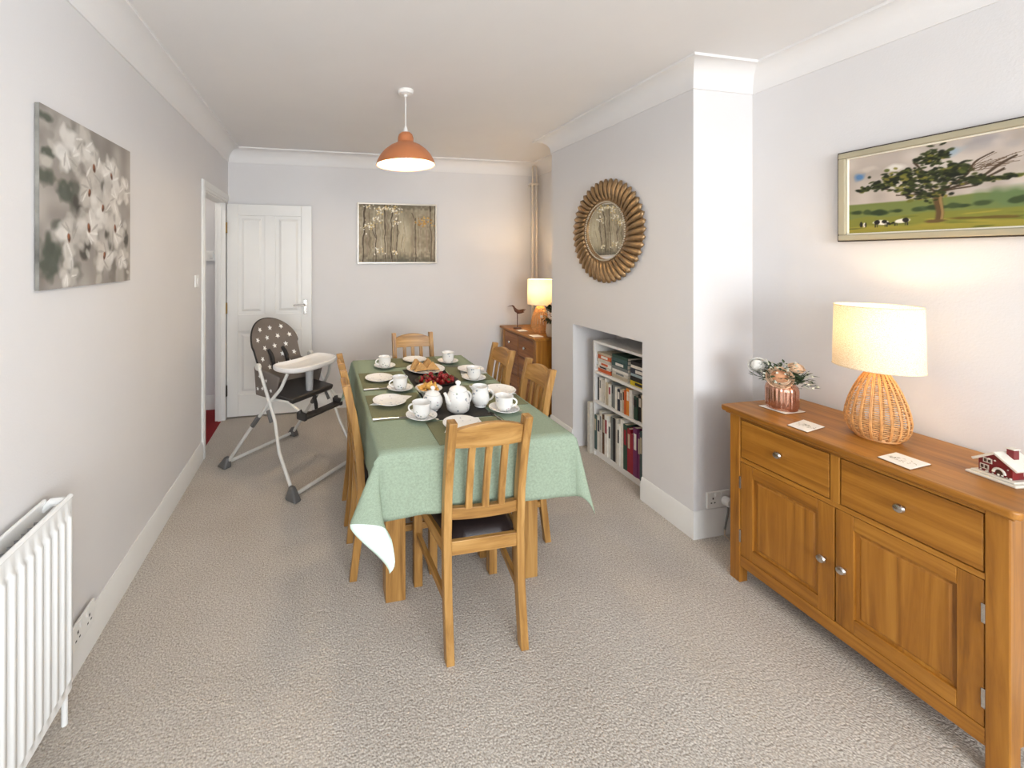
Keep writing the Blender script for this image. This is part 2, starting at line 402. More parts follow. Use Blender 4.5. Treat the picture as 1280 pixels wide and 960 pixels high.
# hallway seen through the doorway
HX0, HY0, HY1 = -2.1, 2.2, 4.27
struct(MB().box(HX0, HY0, -0.1, XL - 0.03, HY1, 0.0).build('floor_hallway', red_carpet, smooth=0), 'deep red hallway carpet beyond the doorway')
struct(MB().box(HX0, HY1, 0, XL - 0.08, HY1 + 0.1, H).build('wall_hallway', wall_paint, smooth=0))
struct(MB().box(HX0 - 0.1, HY0 - 0.1, 0, HX0, HY1 + 0.1, H).build('wall_hallway_side', wall_paint, smooth=0))
struct(MB().box(HX0, HY0 - 0.1, 0, XL - 0.08, HY0, H).build('wall_hallway_end', wall_paint, smooth=0))
struct(MB().box(HX0 - 0.1, HY0 - 0.1, H, XL - 0.08, HY1 + 0.1, H + 0.1).build('ceiling_hallway', ceil_paint, smooth=0))
baseboard('baseboard_hallway', (HX0, HY1), (XL - 0.08, HY1), (0, -1))

# doorway frame and open door
dr = bpy.data.objects.new('door_1', None); C.objects.link(dr); struct(dr, 'white four panel door standing open against the far wall')
m = MB()
m.box(XL - 0.085, DY0 - 0.002, 0, XL + 0.002, DY0 + 0.022, DH); m.box(XL - 0.085, DY1 - 0.022, 0, XL + 0.002, DY1, DH); m.box(XL - 0.085, DY0, DH - 0.022, XL + 0.002, DY1, DH)
m.box(XL - 0.06, DY1 - 0.034, 0, XL - 0.03, DY1 - 0.02, DH - 0.02)
m.build('door_lining', gloss_white, dr, 0.002, smooth=0)
m = MB()
for (a, b) in ((0.0, 0.014), (0.014, 0.02)):
    i = 0 if a == 0 else 0.02
    m.box(XL + a, DY0 - 0.062 + i * 0.3, 0, XL + b, DY0 + 0.004 - i, DH - 0.012 + i); m.box(XL + a, DY0 - 0.062 + i * .3, DH - 0.012 + i, XL + b, DY1 + 0.03, DH + 0.06 - i * .3)
m.build('architrave', gloss_white, dr, 0.003, smooth=0)
DX0, DX1, DYa, DYb, DZ0, DZ1 = XL + 0.006, -0.108, 3.985, 4.025, 0.012, 1.982
dw = DX1 - DX0; st = 0.098; mid = (DX0 + DX1) / 2
m = MB()
m.box(DX0, DYa, DZ0, DX0 + st, DYb, DZ1); m.box(DX1 - st, DYa, DZ0, DX1, DYb, DZ1)
rails = [(DZ0, DZ0 + 0.20), (0.80, 0.955), (DZ1 - 0.105, DZ1)]
for a, b in rails: m.box(DX0 + st, DYa, a, DX1 - st, DYb, b)
for a, b in ((rails[0][1], rails[1][0]), (rails[1][1], rails[2][0])): m.box(mid - 0.05, DYa, a, mid + 0.05, DYb, b)
m.build('door_leaf', gloss_white, dr, 0.004, smooth=0)
for a, b in ((rails[0][1], rails[1][0]), (rails[1][1], rails[2][0])):
    for x0, x1 in ((DX0 + st, mid - 0.05), (mid + 0.05, DX1 - st)):
        m = MB(); m.box(x0, DYa + 0.012, a, x1, DYb - 0.012, b)
        i = 0.028; j = 0.05
        m.hexa([(x0 + i, DYa + 0.012, a + i), (x1 - i, DYa + 0.012, a + i), (x1 - i, DYa + 0.012, b - i), (x0 + i, DYa + 0.012, b - i)],
               [(x0 + j, DYa + 0.003, a + j), (x1 - j, DYa + 0.003, a + j), (x1 - j, DYa + 0.003, b - j), (x0 + j, DYa + 0.003, b - j)])
        m.build('door_panel', gloss_white, dr, 0, smooth=0)
for zc in (1.76, 1.02, 0.26):
    h = box_obj('hinge', brass if zc > 1 else black_iron, dr, XL - 0.012, DYa - 0.022, zc - 0.05, XL + 0.012, DYa - 0.002, zc + 0.05, 0.001)
hp = MB().box(-0.185, DYa - 0.006, 0.945, -0.150, DYa, 1.085).build('handle_plate', chrome, dr, 0.003)
hl = MB().tube([(-0.168, DYa - 0.002, 1.035), (-0.168, DYa - 0.045, 1.035), (-0.178, DYa - 0.052, 1.035), (-0.275, DYa - 0.05, 1.035)], 0.008, 10); hl.build('lever_handle', chrome, dr)
# thermostat, light switch, sockets
th = thing('thermostat', 'small white thermostat box on the hallway wall seen through the doorway', 'thermostat', (-1.085, HY1, 1.50))
box_obj('housing', white_plastic, th, -0.045, -0.03, -0.05, 0.045, 0, 0.05, 0.006); MB().lathe([(0.022, 0), (0.02, 0.012)], (0, 0, 0), 20).xform(Matrix.Translation((0.012, -0.03, 0)) @ Matrix.Rotation(R(90), 4, 'X')).build('dial', gloss_white, th)
sw = thing('light_switch', 'white light switch on the left wall beside the doorway', 'switch', (XL, 3.09, 1.32))
box_obj('plate', white_plastic, sw, 0, -0.042, -0.042, 0.009, 0.042, 0.042, 0.003); box_obj('rocker', white_plastic, sw, 0.009, -0.014, -0.02, 0.014, 0.014, 0.02, 0.001)
grey_slot = plain('socket_slot', rgb(70, 66, 64), 0.6)
def double_socket(name, label, M):
    t = thing(name, label, 'socket'); t.matrix_world = M      # local: x across, -y out of wall, z up
    box_obj('plate', white_plastic, t, -0.073, -0.010, -0.043, 0.073, 0, 0.043, 0.003)
    for sx in (-0.036, 0.036):
        m = MB(); m.box(sx - 0.004, -0.0106, 0.004, sx + 0.004, -0.009, 0.014)
        for q in (-0.011, 0.011): m.box(sx + q - 0.004, -0.0106, -0.017, sx + q + 0.004, -0.009, -0.011)
        m.build('pin_holes', grey_slot, t, 0, smooth=0)
        box_obj('rocker_switch', white_plastic, t, sx * 0.55 - 0.006, -0.014, 0.018, sx * 0.55 + 0.006, -0.009, 0.036, 0.001)
    return t
double_socket('wall_socket', 'white double wall socket on the chimney side beside the large sideboard', Matrix.Translation((2.072, YN - 0.0, 0.19)))
double_socket('wall_socket', 'white wall socket behind the radiator end above the baseboard', Matrix.Translation((XL + 0.016, 1.675, 0.150)) @ Matrix.Rotation(R(90), 4, 'Z'))
pl = thing('power_plug', 'white plug with trailing flex in the socket beside the large sideboard', 'plug', (2.108, YN - 0.012, 0.185))
MB().lathe([(0.001, 0.034), (0.018, 0.034), (0.024, 0.028), (0.025, 0.004), (0.022, 0)], n=24).xform(Matrix.Rotation(R(90), 4, 'X')).build('plug_body', white_plastic, pl)
grey_flex = plain('grey_flex', rgb(120, 116, 112), 0.5); tan_flex = plain('tan_flex', rgb(190, 168, 140), 0.5)
MB().tube([(0, -0.02, -0.02), (-0.004, -0.022, -0.06), (-0.02, -0.026, -0.10), (-0.034, -0.03, -0.135)], 0.0045, 8).build('strain_relief', grey_flex, pl)
MB().tube([(-0.034, -0.03, -0.135), (-0.042, -0.036, -0.16), (-0.030, -0.06, -0.178), (0.02, -0.09, -0.182), (0.10, -0.10, -0.182), (0.15, -0.09, -0.18)], 0.003, 8).build('flex', tan_flex, pl)

# pipes in the far right corner
pp = thing('heating_pipes', 'pair of white vertical pipes joined by a loop in the far corner', 'pipe', (0, 0, 0))
pipe_white = plain('cream_pipe_paint', rgb(226, 216, 202), 0.35)
a, b = 2.215, 2.262; yp = 4.0
MB().tube([(a, yp, 0.0), (a, yp, 1.2), (a, yp, 2.30)], 0.012, 12).build('pipe', pipe_white, pp)
MB().tube([(b, yp, 0.0), (b, yp, 1.2), (b, yp, 2.30)], 0.012, 12).build('pipe', pipe_white, pp)
arc = [(a, yp, 2.30), (a, yp, 2.44)] + [((a + b) / 2 - 0.0235 * math.cos(k * math.pi / 8), yp, 2.455 + 0.0235 * math.sin(k * math.pi / 8)) for k in range(9)] + [(b, yp, 2.44), (b, yp, 2.30)]
MB().tube(arc, 0.008, 10).build('loop', pipe_white, pp)
for zc in (2.28,): 
    m = MB(); m.box(a - 0.018, yp - 0.014, zc - 0.012, b + 0.018, YF, zc + 0.012); m.build('clip', pipe_white, pp, 0.003, smooth=0)

# ------------------------------------------------------------------ paintings (painted as colour on a fine grid)
class Paint:
    def __init__(s, w, h, res, col):
        s.W = int(w * res); s.Hh = int(h * res); s.w = w; s.h = h
        s.u, s.v = np.meshgrid(np.linspace(0, w, s.W), np.linspace(0, h, s.Hh))
        s.c = np.ones((s.Hh, s.W, 3)) * np.array(col) / 255.0
        s.rng = np.random.RandomState(3)
        s.n1 = s.noise(0.02); s.n2 = s.noise(0.06)
    def noise(s, cell):
        gy, gx = int(s.h / cell) + 3, int(s.w / cell) + 3
        g = s.rng.rand(gy, gx); x = s.u / cell; y = s.v / cell
        i = x.astype(int); j = y.astype(int); fx = x - i; fy = y - j
        fx = fx * fx * (3 - 2 * fx); fy = fy * fy * (3 - 2 * fy)
        return (g[j, i] * (1 - fx) + g[j, i + 1] * fx) * (1 - fy) + (g[j + 1, i] * (1 - fx) + g[j + 1, i + 1] * fx) * fy - 0.5
    def blend(s, mask, col):
        mask = np.clip(mask, 0, 1)[..., None]; s.c = s.c * (1 - mask) + np.array(col) / 255.0 * mask
    def ell(s, x, y, rx, ry, ang, col, a=1.0, soft=0.25, wob=0.25):
        ca, sa = math.cos(ang), math.sin(ang)
        dx = s.u - x; dy = s.v - y
        p = (dx * ca + dy * sa) / rx; q = (-dx * sa + dy * ca) / ry
        d = np.sqrt(p * p + q * q) + wob * s.n1 * 2
        s.blend(a * np.clip((1 - d) / soft, 0, 1), col)
    def line(s, x0, y0, x1, y1, wd, col, a=1.0, wob=0.0):
        L = math.hypot(x1 - x0, y1 - y0); ca, sa = (x1 - x0) / L, (y1 - y0) / L
        t = (s.u - x0) * ca + (s.v - y0) * sa; q = -(s.u - x0) * sa + (s.v - y0) * ca + wob * s.n2
        s.blend(a * np.clip((wd - np.abs(q)) / (wd * 0.5), 0, 1) * (t > 0) * (t < L), col)
    def build(s, name, parent, M):
        W, Hh = s.W, s.Hh
        me = bpy.data.meshes.new(name)
        co = np.stack([s.u, s.v, np.zeros_like(s.u)], -1).reshape(-1, 3)
        co = co @ np.array(M.to_3x3()).T + np.array(M.translation)
        idx = np.arange(W * Hh).reshape(Hh, W)
        q = np.stack([idx[:-1, :-1], idx[:-1, 1:], idx[1:, 1:], idx[1:, :-1]], -1).reshape(-1, 4)
        me.vertices.add(len(co)); me.vertices.foreach_set('co', co.ravel())
        me.loops.add(q.size); me.loops.foreach_set('vertex_index', q.ravel())
        me.polygons.add(len(q)); me.polygons.foreach_set('loop_start', np.arange(0, q.size, 4)); me.polygons.foreach_set('loop_total', np.full(len(q), 4))
        me.update(calc_edges=True)
        c = np.clip(s.c, 0, 1).reshape(-1, 3); lin = np.where(c <= 0.04045, c / 12.92, ((c + 0.055) / 1.055) ** 2.4)
        at = me.color_attributes.new('paint', 'FLOAT_COLOR', 'POINT')
        at.data.foreach_set('color', np.concatenate([lin, np.ones((len(lin), 1))], 1).ravel())
        me.materials.append(paint_mat)
        o = bpy.data.objects.new(name, me); C.objects.link(o); o.parent = parent
        return o
def basis(origin, ux, uy):
    ux = Vector(ux); uy = Vector(uy); uz = ux.cross(uy)
    M = Matrix((ux, uy, uz)).transposed().to_4x4(); M.translation = Vector(origin); return M

# left wall: white blossoms on an unframed canvas
def blossom_canvas():
    t = thing('canvas_painting', 'unframed grey canvas of white blossoms with rust centres on the left wall', 'painting')
    y0, y1, z0, z1 = 1.457, 2.057, 1.382, 1.966; x = XL + 0.015
    canvas_edge = plain('canvas_edge', rgb(128, 125, 118), 0.8, var=.5, vscale=9)
    MB().box(XL + 0.002, y0, z0, x, y1, z1).build('stretched_canvas', canvas_edge, t, 0.002, smooth=0)
    P = Paint(y1 - y0, z1 - z0, 300, (158, 151, 144)); r = random.Random(5)
    w, h = P.w, P.h
    P.c += (P.n2 * 0.14)[..., None] + (P.noise(0.13) * 0.14)[..., None]
    for k in range(14): P.ell(r.uniform(.02, .22), r.uniform(0, h), r.uniform(.03, .07), r.uniform(.02, .05), r.uniform(0, 3), r.choice([(98, 98, 90), (122, 118, 110), (84, 86, 78), (146, 140, 132)]), .7, .6)
    for (cx, cy, sx, sy) in ((.03, .55, .05, .02), (.02, .36, .06, .035), (.04, .44, .05, .02), (.13, .33, .05, .045), (.05, .10, .07, .08)): P.ell(cx, cy, sx, sy, .1, (74, 80, 70), .8, .5)
    P.ell(.03, .41, .035, .025, 0, (196, 192, 182), .8, .5)
    for k in range(14): P.ell(r.uniform(.12, w), r.uniform(0, .16), r.uniform(.015, .035), r.uniform(.06, .12), 0, r.choice([(132, 124, 114), (152, 144, 134), (112, 106, 98), (176, 170, 162)]), .6, .6)
    for (cx, cy) in ((.24, .12), (.26, .16), (.42, .17), (.46, .35), (.36, .40), (.19, .30), (.22, .27), (.56, .18), (.40, .20), (.15, .08)):
        P.ell(cx, cy, r.uniform(.02, .032), r.uniform(.03, .05), r.uniform(-.8, .8), (70, 66, 60), .85, .5)
    cen = [(.305, .445, .075), (.435, .44, .07), (.275, .345, .07), (.37, .30, .07), (.27, .215, .075), (.465, .225, .075), (.15, .17, .07), (.38, .11, .065), (.15, .47, .075), (.47, .34, .055), (.24, .52, .06), (.55, .40, .055), (.15, .05, .05), (.53, .10, .05)]
    for k in range(90):
        cx, cy, big = r.choice(cen); P.ell(cx + r.gauss(0, .05), cy + r.gauss(0, .05), r.uniform(.018, .04), r.uniform(.012, .026), r.uniform(0, 3.1), r.choice([(196, 190, 182), (212, 207, 200), (176, 170, 162), (150, 144, 136), (224, 220, 214)]), .65, .5)
    for i, (cx, cy, big) in enumerate(cen):
        for k in range(6):
            a = k * 2 * math.pi / 6 + r.uniform(-.4, .4); g = r.choice([(218, 213, 206), (204, 198, 190), (228, 224, 218), (190, 184, 176)])
            P.ell(cx + .55 * big * math.cos(a), cy + .6 * big * math.sin(a), big * .68, big * .5, a, g, .8, .5)
        for k in range(5):
            a = r.uniform(0, 6.3); P.ell(cx + .55 * big * math.cos(a), cy + .55 * big * math.sin(a), big * .42, big * .07, a + .5, r.choice([(156, 150, 142), (238, 235, 230)]), .6)
        if i < 8:
            P.ell(cx, cy, big * .15, big * .27, r.uniform(-.4, .4), (84, 52, 36), .95, .4); P.ell(cx - .003, cy + .006, big * .08, big * .15, 0, (158, 96, 62), .9, .4)
    P.build('painted_surface', t, basis((x + 0.001, y0, z0), (0, 1, 0), (0, 0, 1)))
blossom_canvas()

# far wall: birch trunks with gold blossom, silver frame
def forest_painting():
    t = thing('framed_painting', 'silver framed painting of bare tree trunks with gold blossom on the far wall', 'painting')
    x0, x1, z0, z1 = 0.330, 1.150, 1.424, 2.034; y = YF - 0.028
    silver = plain('champagne_frame', rgb(206, 198, 186), 0.35, 0.4)
    m = MB(); fw = 0.016
    m.box(x0, y - 0.008, z0, x1, YF - 0.001, z0 + fw); m.box(x0, y - 0.008, z1 - fw, x1, YF - 0.001, z1)
    m.box(x0, y - 0.008, z0 + fw, x0 + fw, YF - 0.001, z1 - fw); m.box(x1 - fw, y - 0.008, z0 + fw, x1, YF - 0.001, z1 - fw)
    m.build('frame', silver, t, 0.002, smooth=0)
    x0 += fw; x1 -= fw; z0 += fw; z1 -= fw
    MB().box(x0, y + 0.001, z0, x1, YF - 0.001, z1).build('stretched_canvas', plain('brown_canvas', rgb(80, 70, 58), 0.8), t, smooth=0)
    P = Paint(x1 - x0, z1 - z0, 230, (156, 144, 120)); r = random.Random(9); w, h = P.w, P.h
    P.c += (P.noise(.1) * .12)[..., None] + (P.n1 * .12)[..., None]
    P.ell(w * .58, h * .45, .1, .25, 0, (204, 194, 168), .8, .8)
    for k in range(70):
        u = r.uniform(0, w); P.line(u, r.uniform(-.05, .15), u + r.uniform(-.01, .01), r.uniform(.25, h + .1), r.uniform(.002, .007), r.choice([(128, 114, 92), (106, 94, 76), (196, 186, 164), (150, 128, 112), (186, 172, 140)]), .6, .03)
    P.ell(w * .5, h * 1.0, w * .8, .06, 0, (96, 88, 72), .55, .6); P.ell(w * .5, 0, w * .7, .10, 0, (88, 84, 72), .75, .8)
    for u, wd, top in ((.045, .012, h), (.17, .008, .38), (.26, .008, h), (.325, .007, .5), (.385, .006, .42), (.575, .006, .45), (.74, .011, h), (.775, .006, h)):
        P.line(u, 0, u + r.uniform(-.01, .01), top, wd, (74, 60, 46), .85, .02); P.line(u - wd * .6, 0, u - wd * .6, top * .9, wd * .35, (190, 178, 156), .7, .02)
    P.line(.17, .24, .12, .36, .005, (70, 56, 44), .9); P.line(.575, .42, .54, .50, .004, (70, 56, 44), .9)
    def dabs(cx, cy, sx, sy, n, cols):
        for k in range(n): P.ell(r.gauss(cx, sx), r.gauss(cy, sy), r.uniform(.006, .013), r.uniform(.005, .010), r.uniform(0, 3), r.choice(cols), .95, .4)
    pale = [(238, 230, 204), (226, 206, 158), (206, 176, 112), (244, 240, 226)]
    dabs(.10, .36, .035, .03, 38, pale); dabs(.26, .54, .06, .022, 55, pale); dabs(.37, .52, .03, .03, 24, pale); dabs(.38, .40, .022, .018, 14, pale)
    dabs(.66, .415, .05, .025, 40, [(196, 140, 58), (216, 172, 92), (160, 112, 48)]); dabs(.09, .56, .03, .015, 12, pale); dabs(.22, .12, .03, .025, 16, pale); dabs(.37, .10, .015, .02, 10, pale)
    dabs(.2, .47, .03, .04, 22, pale)
    P.build('painted_surface', t, basis((x0, y - 0.0005, z0), (1, 0, 0), (0, 0, 1)))
forest_painting()

# right wall: oak tree with cows, cream frame
def landscape_painting():
    t = thing('framed_painting', 'long cream framed landscape of a great oak and grazing cows above the sideboard', 'painting')
    ya, yb, z0, z1 = 1.392, 0.29, 1.556, 1.956
    cream = plain('cream_gilt_frame', rgb(176, 168, 144), 0.4, 0.15); edge = plain('dark_frame_edge', rgb(54, 44, 34), 0.5); slip = plain('ivory_slip', rgb(236, 230, 214), 0.5)
    def ring(name, i, o, xa, xb, mat, bev=0.002):
        m = MB()
        m.box(xa, yb + i, z0 + i, xb, ya - i, z0 + o); m.box(xa, yb + i, z1 - o, xb, ya - i, z1 - i)
        m.box(xa, yb + i, z0 + o, xb, yb + o, z1 - o); m.box(xa, ya - o, z0 + o, xb, ya - i, z1 - o)
        m.build(name, mat, t, bev, smooth=0)
    ring('frame_edge', 0, 0.005, XR - 0.03, XR - 0.001, edge); ring('frame', 0.005, 0.030, XR - 0.036, XR - 0.001, cream, 0.004); ring('slip', 0.030, 0.036, XR - 0.026, XR - 0.001, slip)
    m = 0.036
    MB().box(XR - 0.018, yb + m, z0 + m, XR - 0.001, ya - m, z1 - m).build('board', edge, t, smooth=0)
    P = Paint(ya - yb - 2 * m, z1 - z0 - 2 * m, 420, (186, 174, 164)); r = random.Random(2); w, h = P.w, P.h
    P.c += (P.noise(.05) * .12)[..., None]
    for k in range(26): P.ell(r.uniform(0, w), r.uniform(.17, h), r.uniform(.03, .09), r.uniform(.01, .03), 0, r.choice([(206, 196, 184), (168, 160, 158), (214, 204, 194), (150, 146, 148)]), .6, .7)
    P.ell(.035, .245, .022, .022, 0, (84, 124, 168), .95, .7); P.ell(.30, .285, .04, .02, .3, (150, 170, 186), .8, .7); P.ell(.15, .26, .035, .02, 0, (222, 216, 206), .9, .6); P.ell(.55, .27, .05, .03, 0, (120, 150, 180), .7, .7)
    P.blend(np.clip((.125 + P.n2 * .012 - P.v) / .006, 0, 1), (112, 122, 66))
    P.ell(.75, .10, .5, .06, 0, (96, 116, 74), .95, .3, .1)
    for k in range(60):
        u = r.uniform(-.02, w + .02); P.ell(u, .085 + .04 * max(0, u - .3) + r.uniform(-.006, .006), r.uniform(.012, .03), r.uniform(.008, .014), 0, r.choice([(44, 58, 34), (58, 72, 42), (74, 88, 54)]), .9, .5)
    P.blend(np.clip((.068 + P.n2 * .01 - P.v) / .006, 0, 1), (122, 124, 54))
    P.blend(np.clip((.028 + P.n2 * .02 - P.v) / .01, 0, 1) * .7, (168, 150, 62))
    for k in range(24): P.ell(r.uniform(0, w), r.uniform(0, .06), r.uniform(.02, .07), .004, r.uniform(-.1, .1), r.choice([(100, 106, 44), (160, 146, 62), (84, 90, 42)]), .7, .5)
    P.ell(.37, .036, .10, .006, -.05, (92, 72, 34), .8, .4)
    tx = .262
    P.line(tx, .03, tx + .006, .15, .015, (92, 70, 44), 1, .02); P.line(tx + .008, .03, tx + .012, .14, .005, (150, 122, 78), .9, .02); P.ell(tx, .033, .032, .008, 0, (96, 76, 46), 1, .4)
    for x1, y1 in ((.10, .19), (.15, .15), (.42, .20), (.40, .26), (.2, .27), (.36, .16), (.45, .23)): P.line(tx + .005, .14, x1, y1, .004, (60, 46, 32), .9, .03)
    dk = [(34, 40, 22), (46, 54, 26), (60, 66, 30), (26, 30, 20)]; lt = [(104, 104, 42), (124, 116, 50), (84, 92, 40)]
    for (cx, cy, sx, sy, n) in ((.235, .205, .085, .030, 170), (.105, .195, .050, .014, 70), (.17, .222, .055, .022, 80), (.25, .275, .042, .028, 110), (.30, .215, .05, .03, 80), (.24, .135, .045, .016, 60), (.35, .172, .055, .014, 60), (.42, .170, .035, .008, 26), (.20, .160, .05, .014, 40), (.06, .187, .022, .008, 20)):
        for k in range(n): P.ell(r.gauss(cx, sx * .55), r.gauss(cy, sy * .55), r.uniform(.007, .015), r.uniform(.004, .008), r.uniform(-.5, .5), r.choice(dk if r.random() < .82 else lt), .92, .5)
    for k in range(14):
        a = r.uniform(-.2, .9); P.line(.34 + .01 * (k % 4), .205 + .006 * (k % 3), .34 + .01 * (k % 4) + r.uniform(.04, .12) * math.cos(a), .205 + .07 * math.sin(a), .0012, (84, 64, 46), .75, .02)
    for (cx, cy, fl) in ((.045, .035, 0), (.105, .04, 1), (.165, .042, -1)):
        if fl == 0:
            P.ell(cx - .004, cy, .006, .014, 0, (24, 22, 22), 1); P.ell(cx + .006, cy - .002, .004, .012, 0, (226, 220, 208), 1); P.ell(cx + .011, cy - .002, .004, .012, 0, (30, 28, 26), 1)
        else:
            P.ell(cx, cy, .026, .010, -.1 * fl, (228, 222, 210), 1); P.ell(cx - .013 * fl, cy + .002, .009, .010, 0, (26, 24, 24), 1); P.ell(cx + .010, cy + .003, .008, .007, 0, (30, 28, 26), 1); P.ell(cx + .024 * fl, cy - .006, .009, .005, -.6 * fl, (24, 22, 22), 1)
            for q in (-.018, -.012, .012, .018): P.line(cx + q, cy - .020, cx + q, cy - .006, .002, (40, 36, 34), 1)
    for (cx, cy, s) in ((.62, .17, .07), (.78, .16, .09), (.95, .17, .07)):
        for k in range(60): P.ell(r.gauss(cx, s * .5), r.gauss(cy, s * .32), r.uniform(.01, .02), r.uniform(.006, .012), 0, r.choice(dk + lt), .85, .5)
    P.build('painted_surface', t, basis((XR - 0.0195, ya - m, z0 + m), (0, -1, 0), (0, 0, 1)))
landscape_painting()

# ------------------------------------------------------------------ sunburst mirror on the chimney breast
def sun_mirror():
    t = thing('sunburst_mirror', 'round antique gold mirror with radiating petal frame on the chimney breast', 'mirror', (XC, 2.445, 1.667), R(-90))
    gold = plain('antique_gold', rgb(158, 128, 92), 0.36, 0.65, var=0.3, vscale=30)
    silver_gold = plain('bead_silver', rgb(222, 212, 192), 0.3, 0.6)
    MX = Matrix.Rotation(R(90), 4, 'X')          # local lathe axis z -> -y (out of the wall)
    ro = 0.355; ri = 0.205
    MB().lathe([(ri - .012, .006), (ri - .012, .022), (ri + .02, .026), (ro - .06, .03), (ro - .03, .022), (ro - .03, .002)], n=64).xform(MX).build('backing_ring', gold, t)
    mm, nt, b = newmat('mirror_silver'); setp(b, Base_Color=(0.86, 0.85, 0.82, 1), Metallic=1.0, Roughness=0.02)
    n = nt.nodes.new('ShaderNodeTexNoise'); n.inputs['Scale'].default_value = 3; rr = nt.nodes.new('ShaderNodeMapRange'); rr.inputs[3].default_value = 0.01; rr.inputs[4].default_value = 0.03
    nt.links.new(n.outputs[0], rr.inputs[0]); nt.links.new(rr.outputs[0], b.inputs['Roughness'])
    MB().lathe([(ri - .008, .010), (ri - .008, .0145)], n=64).xform(MX).xform(Matrix.Rotation(R(1.7), 4, 'X')).build('mirror_glass', mm, t, smooth=20)
    bd = MB()
    for k in range(84):
        a = 2 * math.pi * k / 84; bd.ball(((ri - .004) * math.cos(a), (ri - .004) * math.sin(a), .028), .0062, 6)
    bd.xform(MX); o = bd.build('bead_ring', silver_gold, t); o['kind'] = 'stuff'
    # one curved petal, copied round
    pm = MB(); L = ro - ri - .012; K = 8; J = 6; vs = []; fs = []
    for i in range(K + 1):
        s_ = i / K; rad = ri + .012 + L * s_; tw = 0.20 * s_ * s_ + .10 * math.sin(s_ * 3.1)
        wd = (.013 + .0135 * s_) * (1 if s_ < .86 else math.sqrt(max(.06, 1 - ((s_ - .86) / .14) ** 2)))
        zc = .030 + .012 * math.sin(s_ * math.pi) - .012 * s_
        for j in range(J + 1):
            q = -1 + 2 * j / J
            vs.append((rad, tw * rad * .55 + q * wd, zc + .011 * (1 - q * q) * (0.5 + .5 * s_) - .004 * (q > .6)))
    for i in range(K):
        for j in range(J): fs.append((i * (J + 1) + j, (i + 1) * (J + 1) + j, (i + 1) * (J + 1) + j + 1, i * (J + 1) + j + 1))
    pm.add(vs, fs); pm.xform(MX); p0 = pm.build('petal', gold, t, smooth=60, fix=False)
    sd = p0.modifiers.new('thick', 'SOLIDIFY'); sd.thickness = 0.006; sd.offset = -1
    N = 44
    for k in range(N):
        o = p0 if k == 0 else p0.copy()
        if k: C.objects.link(o)
        o.rotation_euler = (0, -2 * math.pi * k / N, 0)
sun_mirror()

# ------------------------------------------------------------------ pendant lamp
def pendant():
    t = thing('pendant_lamp', 'copper orange dome pendant lamp hanging from the ceiling', 'pendant lamp', (0.493, 2.42, 0))
    cop = plain('copper_orange', rgb(204, 130, 86), 0.4, 0.3); inner = plain('shade_inside_white', rgb(246, 240, 224), 0.6)
    MB().lathe([(.048, H), (.050, H - .008), (.042, H - .022), (.012, H - .028), (.010, H - .038), (.004, H - .04)][::-1], n=32).build('ceiling_rose', white_plastic, t)
    MB().tube([(0, 0, H - .03), (0, 0, 2.28)], .0035, 8).build('cord', white_plastic, t)
    MB().lathe([(.012, 2.245), (.013, 2.262), (.006, 2.285)], n=16).build('cord_grip', white_plastic, t)
    prof = [(.180, 2.052), (.172, 2.078), (.155, 2.108), (.130, 2.138), (.095, 2.165), (.052, 2.186), (.048, 2.192), (.048, 2.215), (.042, 2.235), (.028, 2.248), (.010, 2.252)]
    pin = [(r - .003, z - .001) for r, z in prof]
    MB().lathe(prof, n=56, cap=False).build('shade', cop, t, smooth=60)
    MB().lathe(pin, n=56, cap=False).build('shade_lining', inner, t, smooth=60)
    MB().tube([(0.1785 * math.cos(a * math.pi / 28), 0.1785 * math.sin(a * math.pi / 28), 2.052) for a in range(56)], .003, 6, closed=True).build('rim', cop, t)
    b = MB(); b.ball((0, 0, 2.105), .030, 16); b.lathe([(.016, 2.13), (.014, 2.18)], n=12)
    b.build('bulb', emis('pendant_bulb', (1.0, 0.80, 0.50, 1), 14), t)
    l = bpy.data.lights.new('pendant_light', 'POINT'); l.energy = 9; l.color = (1.0, 0.78, 0.5); l.shadow_soft_size = .04
    o = bpy.data.objects.new('pendant_light', l); C.objects.link(o); o.parent = t; o.location = (0, 0, 2.068)
pendant()

